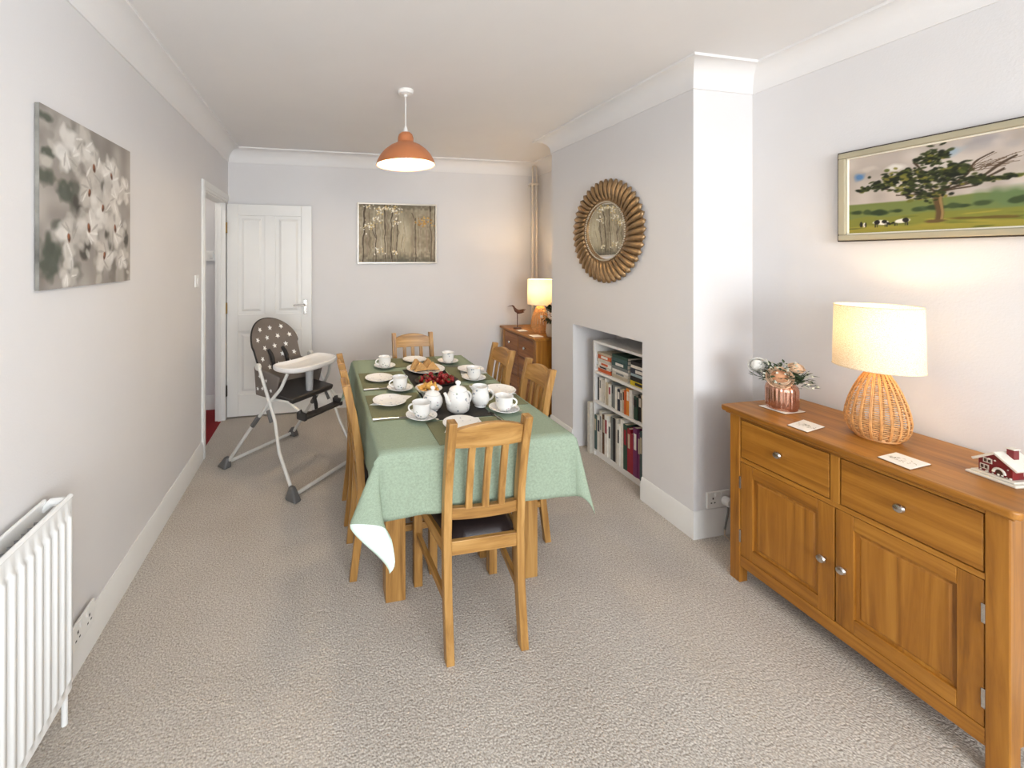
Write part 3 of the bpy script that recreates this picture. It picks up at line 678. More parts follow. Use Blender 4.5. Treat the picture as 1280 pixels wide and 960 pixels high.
# ------------------------------------------------------------------ radiator
def radiator():
    t = thing('radiator', 'white double panel radiator on the left wall below the canvas', 'radiator', (XL, 0, 0))
    y0, y1, z0, z1 = 0.55, 1.462, 0.135, 0.735
    xf = 0.105                                   # front face from wall
    prof = []; y = y1 - .012; pitch = .0335
    prof.append((y1, xf - .012)); prof.append((y1 - .004, xf - .002))
    while y - pitch > y0 + .01:
        prof += [(y, xf - .001), (y - .004, xf + .007), (y - pitch * .56, xf + .007), (y - pitch * .56 - .004, xf - .001)]; y -= pitch
    prof += [(y0 + .004, xf - .002), (y0, xf - .012)]
    zs = [(z0 + .035, 1), (z1 - .035, 1)]
    m = MB(); n = len(prof)
    rows = [(z0, 0), (z0 + .03, 0), (z0 + .045, 1), (z1 - .055, 1), (z1 - .04, 0), (z1, 0)]
    vs = [((xf - .001 if (x > xf and not k) else x), yy, z) for z, k in rows for yy, x in prof]
    fs = [(r * n + i, r * n + i + 1, (r + 1) * n + i + 1, (r + 1) * n + i) for r in range(len(rows) - 1) for i in range(n - 1)]
    m.add(vs, fs); o = m.build('front_panel', white_metal, t, smooth=50)
    box_obj('back_panel', white_metal, t, .022, y0, z0, .034, y1, z1, .004)
    box_obj('front_backing', white_metal, t, xf - .014, y0 + .002, z0, xf - .008, y1 - .002, z1, .002)
    m = MB(); m.tube([(xf - .008, y0, z1), (xf - .008, y1, z1)], .008, 8); m.build('top_seam', white_metal, t)
    m = MB(); m.tube([(.03, y1 - .01, z1 - .03), (.05, y1 - .004, z1 - .012), (xf - .03, y1 - .004, z1 - .012), (xf - .012, y1 - .01, z1 - .02)], .014, 10); m.build('end_connector', white_metal, t)
    fin = plain('convector_grey', rgb(150, 150, 150), .5, .3); m = MB(); k = 0; yy = y0 + .02; pts = []
    while yy < y1 - .05:
        pts.append((.042 if k % 2 else xf - .022, yy)); yy += .013; k += 1
    vs = [(x, q, z) for z in (z0 + .05, z1 - .03) for x, q in pts]; n = len(pts)
    m.add(vs, [(i, i + 1, n + i + 1, n + i) for i in range(n - 1)]); m.build('convector_fins', fin, t, smooth=0, fix=False)
    m = MB(); m.tube([(.07, y1 + .02, 0), (.07, y1 + .02, .10), (.07, y1 + .018, .15)], .0085, 10); m.build('pipe', white_metal, t)
    m = MB(); m.lathe([(.012, .14), (.016, .15), (.016, .20), (.020, .205), (.020, .245), (.016, .25)], (.07, y1 + .02, 0), 18); m.tube([(.07, y1 + .02, .17), (.07, y1 - .02, .17)], .011, 10); m.build('valve', white_plastic, t)
    for yy in (y0 + .2, y1 - .2): box_obj('bracket', white_metal, t, .018, yy - .015, z0 + .05, .024, yy + .015, z1 - .05, 0)
radiator()

# ------------------------------------------------------------------ large sideboard by the right wall
def knob(parent, p):
    o = MB().lathe([(.006, 0), (.006, .010), (.013, .016), (.015, .022), (.012, .028), (.004, .030), (.0005, .030)], n=18).xform(Matrix.Translation(p) @ Matrix.Rotation(R(-90), 4, 'Y')).build('knob', chrome, parent)
    return o
def sideboard():
    t = thing('sideboard', 'large golden oak sideboard with two drawers over two panelled doors by the right wall', 'sideboard')
    fx = 1.862; bx = 2.285; y0, y1 = 0.752, 1.540; top = .795
    m = MB(); m.prism([(fx - .030, y0 - .015), (fx - .03 + .012, y0 - .027), (bx + .004, y0 - .027), (bx + .004, y1 + .027), (fx - .03 + .012, y1 + .027), (fx - .03, y1 + .015)], top - .024, top)
    m.build('top', oak['y'], t, .006, smooth=0, seg=3)
    MB().box(fx - .012, y0 - .012, top - .034, bx, y1 + .012, top - .024).build('top_moulding', oak['y'], t, .003, smooth=0)
    for yy in (y0, y1 - .045):
        for xx in (fx, bx - .045): box_obj('leg', oak['z'], t, xx, yy, 0, xx + .045, yy + .045, top - .034, .003)
    box_obj('side_panel', oak['z'], t, fx + .045, y0 + .008, .10, bx - .045, y0 + .026, top - .034)
    box_obj('side_panel', oak['z'], t, fx + .045, y1 - .026, .10, bx - .045, y1 - .008, top - .034)
    ya, yb = y0 + .045, y1 - .045
    box_obj('back_panel', oak['y'], t, bx - .012, ya, .10, bx - .004, yb, top - .034)
    box_obj('bottom_rail', oak['y'], t, fx + .002, ya, .078, fx + .024, yb, .128)
    box_obj('middle_rail', oak['y'], t, fx + .002, ya, .556, fx + .024, yb, .574)
    box_obj('top_rail', oak['y'], t, fx + .002, ya, .748, fx + .024, yb, top - .034)
    box_obj('base_board', oak['y'], t, fx + .024, ya, .10, bx - .012, yb, .118)
    ym = (ya + yb) / 2 
    box_obj('drawer_divider', oak['z'], t, fx + .002, ym - .014, .574, fx + .024, ym + .014, .748)
    for a, b in ((ya, ym - .014), (ym + .014, yb)):
        d = MB().box(fx + .003, a + .003, .577, fx + .022, b - .003, .745).build('drawer', oak['y'], t, .003, smooth=0)
        dk = MB(); dk.box(fx + .024, a + .01, .58, bx - .04, b - .01, .735); dk.build('drawer_box', doak['y'], d, 0, smooth=0)
        knob(d, (fx + .003, (a + b) / 2, .664))
    for s_, (a, b) in ((-1, (ya, ym)), (1, (ym, yb))):
        a += .002; b -= .002; z0, z1 = .130, .554; st = .052
        d = MB().box(fx + .012, a + st * .7, z0 + st * .7, fx + .022, b - st * .7, z1 - st * .7).build('door', oak['z'], t, 0, smooth=0)
        for q in (a, b - st): box_obj('stile', oak['z'], d, fx + .003, q, z0, fx + .022, q + st, z1)
        for q in (z0, z1 - st): box_obj('rail', oak['y'], d, fx + .003, a + st, q, fx + .022, b - st, q + st)
        p = MB(); i = .0; j = .018
        p.hexa([(fx + .018, a + st, z0 + st), (fx + .018, b - st, z0 + st), (fx + .018, b - st, z1 - st), (fx + .018, a + st, z1 - st)],
               [(fx + .009, a + st + j, z0 + st + j), (fx + .009, b - st - j, z0 + st + j), (fx + .009, b - st - j, z1 - st - j), (fx + .009, a + st + j, z1 - st - j)])
        p.build('door_panel', oak['z'], d, 0, smooth=0)
        knob(d, (fx + .003, (b - .028) if s_ < 0 else (a + .028), .345))
        hy = a if s_ < 0 else b
        for zc in (.215, .46): box_obj('hinge', chrome, d, fx - .002, hy - .004, zc - .028, fx + .006, hy + .004, zc + .028, .001)
sideboard()

# ------------------------------------------------------------------ table lamps
rattan = plain('rattan', rgb(206, 148, 88), .55, var=.2, vscale=60); rattan_dark = plain('rattan_light', rgb(222, 172, 116), .55, var=.2, vscale=60)
def table_lamp(label, loc, energy):
    t = thing('table_lamp', label, 'table lamp', loc, 0, 'woven base table lamps')
    prof = [(.060, .006), (.080, .018), (.093, .045), (.097, .075), (.093, .105), (.083, .145), (.068, .185), (.050, .222), (.036, .244), (.026, .258)]
    prof = [(r * .87, z) for r, z in prof]
    def rad(z):
        for (r0, z0), (r1, z1) in zip(prof, prof[1:]):
            if z <= z1: q = max(0, (z - z0) / (z1 - z0)); return r0 + (r1 - r0) * q
        return prof[-1][0]
    MB().lathe([(.056, 0), (.060, .004), (.058, .012), (.050, .014)], n=36).build('foot', rattan, t)
    m = MB(); N = 20
    for k in range(N):
        a = 2 * math.pi * k / N
        for da in (-.028, .028):
            m.tube([((r + .002) * math.cos(a + da * (.06 / max(r, .03))), (r + .002) * math.sin(a + da * (.06 / max(r, .03))), z) for r, z in prof], .0024, 6)
    m.build('upright_canes', rattan, t)
    m = MB(); z = .014; i = 0
    while z < .252:
        r = rad(z); ph = math.pi * (i % 2)
        m.tube([((r + .0022 * math.cos(N / 2 * a + ph)) * math.cos(a), (r + .0022 * math.cos(N / 2 * a + ph)) * math.sin(a), z) for a in [2 * math.pi * q / 60 for q in range(60)]], .0017, 5, closed=True)
        z += .0078; i += 1
    m.build('woven_canes', rattan_dark, t)
    MB().lathe([(.027, .254), (.029, .262), (.029, .285), (.024, .29)], n=24).build('neck', rattan, t)
    MB().lathe([(.014, .288), (.014, .34), (.011, .345)], n=16).build('lamp_holder', white_plastic, t)
    z0, z1, r0, r1 = .270, .505, .119, .115
    o = MB().lathe([(r0, z0), (r0, z0 + .003), (r1, z1 - .003), (r1, z1)], n=64, cap=False).build('lamp_shade', shade_mat, t, smooth=60, fix=False)
    for r, z in ((r0, z0), (r1, z1)): MB().tube([(r * math.cos(a * math.pi / 32), r * math.sin(a * math.pi / 32), z) for a in range(64)], .0018, 6, closed=True).build('shade_ring', shade_mat, t)
    m = MB()
    for a in (0, 2.094, 4.189): m.tube([(.012 * math.cos(a), .012 * math.sin(a), .335), (r0 * math.cos(a), r0 * math.sin(a), .335)], .0014, 6)
    m.build('shade_spider', white_metal, t)
    m = MB(); m.ball((0, 0, .385), .026, 16); m.lathe([(.014, .34), (.013, .365)], n=12); m.build('bulb', emis('lamp_bulb', (1, .76, .42, 1), 10) if 'lamp_bulb' not in MATS else MATS['lamp_bulb'], t)
    l = bpy.data.lights.new('lamp_light', 'POINT'); l.energy = energy; l.color = (1.0, .72, .40); l.shadow_soft_size = .03
    o = bpy.data.objects.new('lamp_light', l); C.objects.link(o); o.parent = t; o.location = (0, 0, .425)
    return t
table_lamp('lit table lamp with woven rattan base and cream shade on the large sideboard', (2.075, 1.145, .795), 1.6)
lamp_far = table_lamp('lit table lamp with woven rattan base on the far drawer chest', (2.02, 3.50, .772), 5.0)

# ------------------------------------------------------------------ far chest of drawers
def chest():
    t = thing('chest_of_drawers', 'amber oak chest of drawers standing in the far alcove', 'chest')
    fx = 1.842; bx = 2.285; y0, y1 = 3.262, 3.945; top = .772
    MB().box(fx - .026, y0 - .02, top - .022, bx, y1 + .02, top).build('top', oak['y'], t, .006, smooth=0)
    for yy in (y0, y1 - .045):
        for xx in (fx, bx - .045): box_obj('leg', oak['z'], t, xx, yy, 0, xx + .045, yy + .045, top - .022, .003)
    box_obj('side_panel', oak['z'], t, fx + .045, y0 + .008, .08, bx - .045, y0 + .026, top - .022)
    box_obj('side_panel', oak['z'], t, fx + .045, y1 - .026, .08, bx - .045, y1 - .008, top - .022)
    ya, yb = y0 + .045, y1 - .045; ym = (ya + yb) / 2
    rows = [(.545, .735), (.335, .535), (.115, .325)]
    m = MB(); m.box(fx + .004, ya, .075, fx + .022, yb, .115)
    for a, b in ((.325, .335), (.535, .545), (.735, top - .022)): m.box(fx + .004, ya, a, fx + .022, yb, b)
    m.build('rails', doak['y'], t, .001, smooth=0)
    for z0, z1 in rows:
        for a, b in ((ya, ym - .005), (ym + .005, yb)):
            d = MB().box(fx + .002, a + .003, z0 + .003, fx + .022, b - .003, z1 - .003).build('drawer', doak['y'], t, .004, smooth=0)
            knob(d, (fx + .002, (a + b) / 2, (z0 + z1) / 2))
        box_obj('divider', doak['z'], t, fx + .004, ym - .005, z0, fx + .022, ym + .005, z1, 0)
chest()

# ------------------------------------------------------------------ dining table and cloth
TX0, TX1, TY0, TY1, TZ = .205, 1.005, 1.485, 2.865, .755
def table():
    t = thing('dining_table', 'oak dining table hidden under the mint cloth with square legs', 'table')
    box_obj('table_top', coak['y'], t, TX0, TY0, TZ - .03, TX1, TY1, TZ, .003)
    for xx in (.262, .889):
        for yy in (1.715, 2.725): box_obj('leg', coak['z'], t, xx, yy, 0, xx + .088, yy + .088, TZ - .03, .004)
    box_obj('apron', coak['x'], t, .35, 1.735, TZ - .12, .889, 1.757, TZ - .03); box_obj('apron', coak['x'], t,   .35, 2.76, TZ - .12, .889, 2.782, TZ - .03)
    box_obj('apron', coak['y'], t, .282, 1.803, TZ - .12, .304, 2.725, TZ - .03); box_obj('apron', coak['y'], t, .935, 1.803, TZ - .12, .957, 2.725, TZ - .03)
table()
def tablecloth():
    W = TX1 - TX0; L = TY1 - TY0; ov = .25; z = TZ + .004
    def axis(n, Ln): return [-ov + ov * i / 16 for i in range(16)] + [Ln * i / n for i in range(n + 1)] + [Ln + ov * (i + 1) / 16 for i in range(16)]
    us = axis(24, W); vs_ = axis(36, L)
    V = []
    for v in vs_:
        for u in us:
            du = -u if u < 0 else max(0, u - W); dv = -v if v < 0 else max(0, v - L)
            sx = -1 if u < 0 else 1; sy = -1 if v < 0 else 1
            cu = min(max(u, 0), W); cv = min(max(v, 0), L)
            if du == 0 and dv == 0: V.append((TX0 + u, TY0 + v, z)); continue
            if dv == 0 or du == 0:
                d = du + dv; al = cv if dv == 0 else cu; Ln = L if dv == 0 else W
                e = min(al, Ln - al); fade = min(1, e / .12)
                rp_ = .25 if (u < 0 or v < 0) else 1.0
                o = .008 * (1 - math.exp(-d / .012)) + rp_ * fade * (.010 + .012 * math.sin(al * 31 + (1 if dv == 0 else 0)) + .006 * math.sin(al * 67)) * (d / ov)
                o += (1 - fade) * .012 * d / ov
                zz = z - d + .008 * (1 - math.exp(-d / .01))
                V.append((TX0 + cu + (sx * o if dv == 0 else 0), TY0 + cv + (sy * o if du == 0 else 0), zz)); continue
            r = math.hypot(du, dv); ph = math.atan2(dv, du); k = math.sin(2 * ph) ** 1.3
            near = sy < 0
            o = .010 * (1 - math.exp(-r / .012)) + .012 * r / ov + ((.10 if sx < 0 else .045) if near else .07) * k * (r / .35) ** 1.15
            ph2 = ph
            ox = sx * o * math.cos(ph2) * (1 + .25 * k); oy = sy * o * math.sin(ph2)
            zd = z - r * (1 - (.05 if sx < 0 else .12) * k) + .008 * (1 - math.exp(-r / .01))
            if near and sx < 0:            # this corner hangs folded over: its tip swings inwards
                q = min(1, max(0, (r - .235) / .11)); q = q * q * (3 - 2 * q)
                b_ = math.exp(-((ph - .45) / .35) ** 2) * min(1, r / .25)
                c_ = math.exp(-((ph - 1.1) / .32) ** 2) * min(1, max(0, (r - .12) / .16))
                ox += -.040 * b_ * (1 - q) + .115 * q * k + .045 * c_; oy += -.02 * q; zd -= .035 * q * k
            V.append((TX0 + cu + ox, TY0 + cv + oy, zd))
    n = len(us); m = MB()
    for j in range(len(vs_) - 1):
        for i in range(n - 1):
            a_, b_, c_, d_ = j * n + i, j * n + i + 1, (j + 1) * n + i + 1, (j + 1) * n + i
            if i < 16 and j < 16:
                m.f += [(a_, b_, d_), (b_, c_, d_)]; m.m += [1 if i + j + 1 <= 11 else 0, 1 if i + j + 2 <= 11 else 0]
            else: m.f.append((a_, b_, c_, d_)); m.m.append(0)
    m.v = V
    o = m.build('tablecloth', [cloth_mat, cloth_under], None, 0, smooth=70, fix=False)
    sd = o.modifiers.new('thick', 'SOLIDIFY'); sd.thickness = .0025; sd.offset = -1; sd.material_offset = 1; sd.material_offset_rim = 0
    tag(o, 'mint green linen cloth draped over the dining table', 'tablecloth')
tablecloth()
ZT = TZ + .004

# ------------------------------------------------------------------ dining chairs
def make_chair(label):
    t = thing('dining_chair', label, 'chair', (0, 0, 0), 0, 'slat back dining chairs round the table')
    hb = .163; hf = .20; pw = .032
    def post(s):            # rear leg and back post in one curved piece
        sec = [(-.205, 0), (-.178, .22), (-.168, .43), (-.178, .60), (-.205, .76), (-.238, .895)]
        m = MB(); x0, x1 = (s * hb, s * (hb - pw)); x0, x1 = min(x0, x1), max(x0, x1)
        vs = []
        for i, (y, z) in enumerate(sec):
            dpt = .036 if z > .2 else .034
            vs += [(x0, y, z), (x1, y, z), (x1, y + dpt, z + (0 if z < .8 else .004)), (x0, y + dpt, z + (0 if z < .8 else .004))]
        fs = [(3, 2, 1, 0), tuple(len(vs) - 4 + i for i in range(4))]
        for i in range(len(sec) - 1):
            a = 4 * i
            for j in range(4): fs.append((a + j, a + (j + 1) % 4, a + 4 + (j + 1) % 4, a + 4 + j))
        return m.add(vs, fs)
    for s in (-1, 1): post(s).build('rear_leg', coak['z'], t, .003, smooth=40)
    for s in (-1, 1):
        a = s * hf; b = s * (hf - .040); box_obj('front_leg', coak['z'], t, min(a, b), .165, 0, max(a, b), .203, .415, .003)
    def yback(z):
        sec = [(.43, -.168), (.60, -.178), (.76, -.205), (.895, -.238)]
        for (z0, y0), (z1, y1) in zip(sec, sec[1:]):
            if z <= z1: return y0 + (y1 - y0) * (z - z0) / (z1 - z0)
        return sec[-1][1]
    xi = hb - pw
    def rail(za, zb, crown, bow=0.012):
        m = MB(); K = 10; vs = []
        for i in range(K + 1):
            q = -1 + 2 * i / K; x = q * xi; by = -bow * (1 - q * q) + .006
            zt = zb + crown * (1 - q * q)
            vs += [(x, yback(za) + by + .002, za), (x, yback(za) + by + .024, za), (x, yback(zt) + by + .024, zt), (x, yback(zt) + by + .002, zt)]
        fs = [(0, 1, 2, 3), tuple(4 * K + j for j in (3, 2, 1, 0))]
        for i in range(K):
            for j in range(4): fs.append((4 * i + j, 4 * i + (j + 1) % 4, 4 * i + 4 + (j + 1) % 4, 4 * i + 4 + j))
        return m.add(vs, fs)
    rail(.79, .862, .026).build('top_rail', coak['x'], t, .002, smooth=40)
    rail(.505, .550, .0, .010).build('lower_back_rail', coak['x'], t, .002, smooth=40)
    for q in (-.5, 0, .5):
        x = q * xi; by = -.011 * (1 - q * q) + .008; m = MB(); vs = []; zz = [.545, .60, .68, .76, .80]
        for z in zz: vs += [(x - .013, yback(z) + by, z), (x + .013, yback(z) + by, z), (x + .013, yback(z) + by + .014, z), (x - .013, yback(z) + by + .014, z)]
        fs = [(3, 2, 1, 0), tuple(4 * (len(zz) - 1) + j for j in range(4))]
        for i in range(len(zz) - 1):
            for j in range(4): fs.append((4 * i + j, 4 * i + (j + 1) % 4, 4 * i + 4 + (j + 1) % 4, 4 * i + 4 + j))
        m.add(vs, fs).build('back_slat', coak['z'], t, .002, smooth=40)
    # seat frame
    box_obj('rear_seat_rail', coak['x'], t, -xi, -.166, .372, xi, -.144, .424)
    box_obj('front_seat_rail', coak['x'], t, -hf + .04, .172, .365, hf - .04, .194, .415)
    for s in (-1, 1):
        m = MB(); a = s * (hb - .004); b = s * (hf - .008); d = -s * .02
        m.hexa([(a, -.14, .368), (b, .168, .365), (b + d, .168, .365), (a + d, -.14, .368)], [(a, -.14, .42), (b, .168, .415), (b + d, .168, .415), (a + d, -.14, .42)])
        m.build('side_seat_rail', coak['y'], t, .002, smooth=0)
        m = MB(); a = s * (hb - .008); b = s * (hf - .012); d = -s * .018
        m.hexa([(a, -.168, .185), (b, .168, .215), (b + d, .168, .215), (a + d, -.168, .185)], [(a, -.168, .215), (b, .168, .245), (b + d, .168, .245), (a + d, -.168, .215)])
        m.build('side_stretcher', coak['y'], t, .002, smooth=0)
    # padded seat
    m = MB(); K = 12; vs = []; fs = []
    for j in range(K + 1):
        v = j / K; y = -.150 + .352 * v; hw = (hb - .036) + (hf - .012 - hb + .036) * min(1, v * 2.2 if v < .12 else .264 + (v - .12) * .84)
        for i in range(K + 1):
            u = -1 + 2 * i / K; ed = (1 - abs(u) ** 5) * (1 - abs(2 * v - 1) ** 5)
            vs.append((u * hw, y, .424 + .030 * ed))
    n = K + 1
    for j in range(K):
        for i in range(K): fs.append((j * n + i, j * n + i + 1, (j + 1) * n + i + 1, (j + 1) * n + i))
    bo = len(vs); vs += [(x, y, .412) for x, y, z in vs]
    rim = [i for i in range(n)] + [j * n + n - 1 for j in range(1, n)] + [(n - 1) * n + i for i in range(n - 2, -1, -1)] + [j * n for j in range(n - 2, 0, -1)]
    for i in range(len(rim)): a, b = rim[i], rim[(i + 1) % len(rim)]; fs.append((a, b, bo + b, bo + a))
    for j in range(K):
        for i in range(K): fs.append((bo + j * n + i, bo + (j + 1) * n + i, bo + (j + 1) * n + i + 1, bo + j * n + i + 1))
    o = m.add(vs, fs).build('seat', leather, t, 0, smooth=60); o['label'] = 'dark brown leather seat pad'
    return t
chair0 = make_chair('oak slat back dining chair nearest the camera at the near table end')
chair0.location = (.600, 1.606, 0)
dup(chair0, (.322, 2.000, 0), R(-90), 'oak dining chair on the left of the table nearer the camera', (.86, 1, 1))
dup(chair0, (.316, 2.385, 0), R(-90), 'oak dining chair on the left of the table beside the high chair', (.82, 1, 1))
dup(chair0, (.960, 2.045, 0), R(90), 'oak dining chair on the right of the table nearer the camera', (.84, 1, 1))
dup(chair0, (.950, 2.490, 0), R(90), 'oak dining chair on the right of the table nearer the drawer chest', (.88, 1, 1))
dup(chair0, (.685, 2.880, 0), R(180), 'oak slat back dining chair at the far table end')

# ------------------------------------------------------------------ table setting
place = [('left near', .215, 1.775, .490, 2.115, 'sage placemat on the left of the table nearest the camera'),
         ('left far', .215, 2.190, .490, 2.530, 'sage placemat on the left of the table under the farther plate'),
         ('right near', .770, 1.835, .995, 2.175, 'sage placemat on the right of the table behind the near teacup'),
         ('right far', .770, 2.245, .995, 2.585, 'sage placemat on the right of the table under the farther plate'),
         ('near', .440, 1.500, .790, 1.722, 'sage placemat at the near table end behind the chair back'),
         ('far', .450, 2.620, .790, 2.845, 'sage placemat at the far table end')]
for _, x0, y0, x1, y1, lab in place:
    tag(MB().box(x0, y0, ZT + .0008, x1, y1, ZT + .0030).build('placemat', mat_linen, None, .001, smooth=0), lab, 'placemat', 'sage placemats')
tag(MB().box(.500, 1.735, ZT + .0008, .762, 2.560, ZT + .0034).build('table_runner', runner_mat, None, .001, smooth=0), 'charcoal runner along the middle of the table under the teapot', 'runner')

SP = [(.030, 0), (.033, .002), (.045, .006), (.060, .013), (.071, .018), (.0705, .0195), (.059, .015), (.043, .0085), (.028, .005), (.001, .005)]
PP_ = [(.050, 0), (.054, .002), (.060, .006), (.075, .012), (.084, .015), (.0835, .0165), (.074, .0138), (.058, .008), (.050, .005), (.001, .005)]
def saucer(label, x, y):
    o = MB().lathe(SP, n=40).build('saucer', china_rim, smooth=50); o.location = (x, y, ZT + .003); return tag(o, label, 'saucer', 'floral saucers')
def side_plate(label, x, y, dz=0):
    o = MB().lathe(PP_, n=44).build('side_plate', china_rim, smooth=50); o.location = (x, y, ZT + .003 + dz); return tag(o, label, 'plate', 'floral side plates')
def loop_handle(m, r0, z0, z1, out, rad=.004):
    pts = []
    for k in range(13):
        a = math.pi * (k / 12) - math.pi / 2
        pts.append((r0 + out * math.cos(a) * (1.0 if abs(math.cos(a)) > .2 else 1), 0, (z0 + z1) / 2 + (z1 - z0) / 2 * math.sin(a)))
    m.tube(pts, rad, 8)
CUP = [(.022, 0), (.024, .001), (.026, .005), (.033, .012), (.038, .024), (.0395, .038), (.040, .052), (.042, .064), (.0435, .068), (.0425, .0685), (.0385, .052), (.0375, .038), (.035, .024), (.028, .012), (.001, .008)]
def teacup(label, x, y, ang):
    t = thing('teacup', label, 'cup', (x, y, ZT + .003 + .0055), R(ang), 'floral teacups')
    MB().lathe(CUP, n=36).build('cup_body', china, t, smooth=55)
    m = MB(); loop_handle(m, .037, .018, .054, .024); m.build('handle', china_plain, t)
    return t
sets = [('nearest the camera left of the teapot', .433, 1.767, 150), ('nearest the camera right of the milk jug', .834, 1.770, -8), ('on the left beside the fruit bowl', .410, 2.166, 188), ('on the right beside the milk jug and farther plate', .872, 2.261, 40), ('at the far left of the table', .396, 2.629, 185), ('at the far right of the table', .839, 2.660, 60)]
for lab, x, y, a in sets:
    saucer('floral saucer ' + lab, x, y); teacup('floral teacup ' + lab, x, y, a)
napkin_mat = plain('white_napkin', rgb(238, 236, 232), .9, bump=.2, bscale=400)
def napkin(label, pts, dz=.0035):
    m = MB()
    for k in range(3):
        q = [(x + .002 * k, y - .002 * k) for x, y in pts]; m.prism(q, ZT + dz + .0013 * k, ZT + dz + .0013 * k + .0010)
    tag(m.build('napkin', napkin_mat, None, 0, smooth=0), label, 'napkin', 'folded paper napkins')
napkin('white folded napkin under the left near plate', [(.222, 1.975), (.345, 2.105), (.448, 2.055), (.36, 1.95)])
napkin('white folded napkin under the right near plate', [(.90, 1.95), (1.0, 1.985), (.94, 2.09), (.86, 2.03)])
napkin('white folded napkin under the right far plate', [(.83, 2.365), (1.0, 2.37), (.96, 2.49), (.87, 2.50)])
napkin('white folded napkin under the near end plate', [(.49, 1.60), (.56, 1.76 - .02), (.68, 1.72), (.66, 1.60)])
for lab, x, y, dz in (('floral side plate on the left nearer the camera', .321, 1.974, .006), ('floral side plate on the left farther from the camera', .325, 2.376, 0), ('floral side plate at the far table end', .626, 2.755, 0),
                  ('floral side plate on the right nearer the camera', .925, 2.014, .006), ('floral side plate on the right farther from the camera', .915, 2.422, .006), ('floral side plate at the near end hidden by the chair back', .579, 1.632, .006)):
    side_plate(lab, x, y, dz)

steel = plain('polished_steel', rgb(176, 172, 166), .28, 1.0)
def cutlery(kind, label, x, y, ang, z=ZT + .003, s=1.0):
    m = MB()
    if kind == 'teaspoon':
        m.tube([(-.062, 0, .003), (-.03, 0, .004), (.02, 0, .003), (.036, 0, .002)], [.0032, .0022, .0016, .002], 8); m.ball((.048, 0, .0025), .016, 12, sx=1, sy=.62, sz=.12)
    elif kind == 'fork':
        m.tube([(-.085, 0, .003), (-.05, 0, .004), (.02, 0, .004), (.034, 0, .003)], [.0048, .0036, .0022, .003], 8)
        m.box(.032, -.009, .0015, .046, .009, .0035)
        for q in (-.0078, -.0026, .0026, .0078): m.box(.045, q - .0013, .0015, .082, q + .0013, .0032)
    else:
        m.tube([(-.09, 0, .004), (-.05, 0, .0045), (-.005, 0, .004)], [.006, .0058, .0045], 8)
        m.prism([(-.006, -.006), (.085, -.006), (.098, .0), (.090, .006), (-.006, .006)], .0022, .0036)
    o = m.build(kind, steel, None, 0, smooth=40); o.location = (x, y, z); o.rotation_euler = (0, 0, R(ang)); o.scale = (s, s, s)
    tag(o, label, 'cutlery', 'tea table cutlery')
cutlery('fork', 'steel fork beside the left near plate', .300, 1.787, 0, s=1.0); cutlery('knife', 'steel knife beside the left far plate', .305, 2.205, 4)
cutlery('teaspoon', 'steel teaspoon on the near left saucer', .470, 1.735, -60, ZT + .018, .75); cutlery('teaspoon', 'steel teaspoon on the near right saucer', .886, 1.755, -80, ZT + .018, .75)
cutlery('fork', 'steel fork beside the near right saucer', .770, 1.690, 95); cutlery('knife', 'steel knife beside the right far plate', .90, 2.555, 178)

def vessel(name, label, cat, prof, x, y, ang, n=40):
    t = thing(name, label, cat, (x, y, ZT + .0036), R(ang)); MB().lathe(prof, n=n).build('body', china, t, smooth=55); return t
tp = vessel('teapot', 'white floral teapot with domed lid in the middle of the table', 'teapot', [(.040, 0), (.043, .003), (.052, .010), (.056, .028), (.055, .055), (.050, .078), (.042, .094), (.040, .098), (.030, .100)], .622, 1.815, 22)
MB().lathe([(.041, .097), (.042, .101), (.034, .110), (.018, .117), (.008, .120), (.008, .124), (.013, .131), (.012, .139), (.004, .144), (.0005, .1445)], n=32).build('lid', china_plain, tp)
m = MB(); m.tube([(-.046, 0, .040), (-.062, 0, .056), (-.070, 0, .080), (-.080, 0, .098)], [.014, .011, .008, .007], 10); m.build('spout', china_plain, tp)
m = MB(); loop_handle(m, .048, .022, .082, .032, .0055); m.build('handle', china_plain, tp)
jg = vessel('milk_jug', 'white floral milk jug beside the teapot', 'jug', [(.026, 0), (.028, .002), (.026, .006), (.038, .018), (.044, .038), (.042, .060), (.036, .078), (.036, .088), (.040, .098), (.039, .099), (.033, .086), (.034, .07), (.038, .05), (.001, .03)], .748, 1.852, -5)
m = MB(); loop_handle(m, .038, .028, .080, .028, .0045); m.build('handle', china_plain, jg)
MB().add([(-.036, -.018, .094), (-.036, .018, .094), (-.058, 0, .103), (-.034, 0, .070)], [(0, 1, 2), (0, 2, 3), (1, 3, 2)]).build('spout', china_plain, jg, smooth=60)
sb = vessel('sugar_bowl', 'white round lidded sugar bowl behind the near left teacup', 'bowl', [(.024, 0), (.026, .002), (.025, .005), (.040, .018), (.048, .040), (.046, .058), (.038, .072), (.034, .076)], .508, 1.850, 0)
MB().lathe([(.036, .075), (.036, .079), (.026, .088), (.008, .093), (.006, .097), (.011, .104), (.010, .111), (.002, .115)], n=28).build('lid', china_plain, sb)

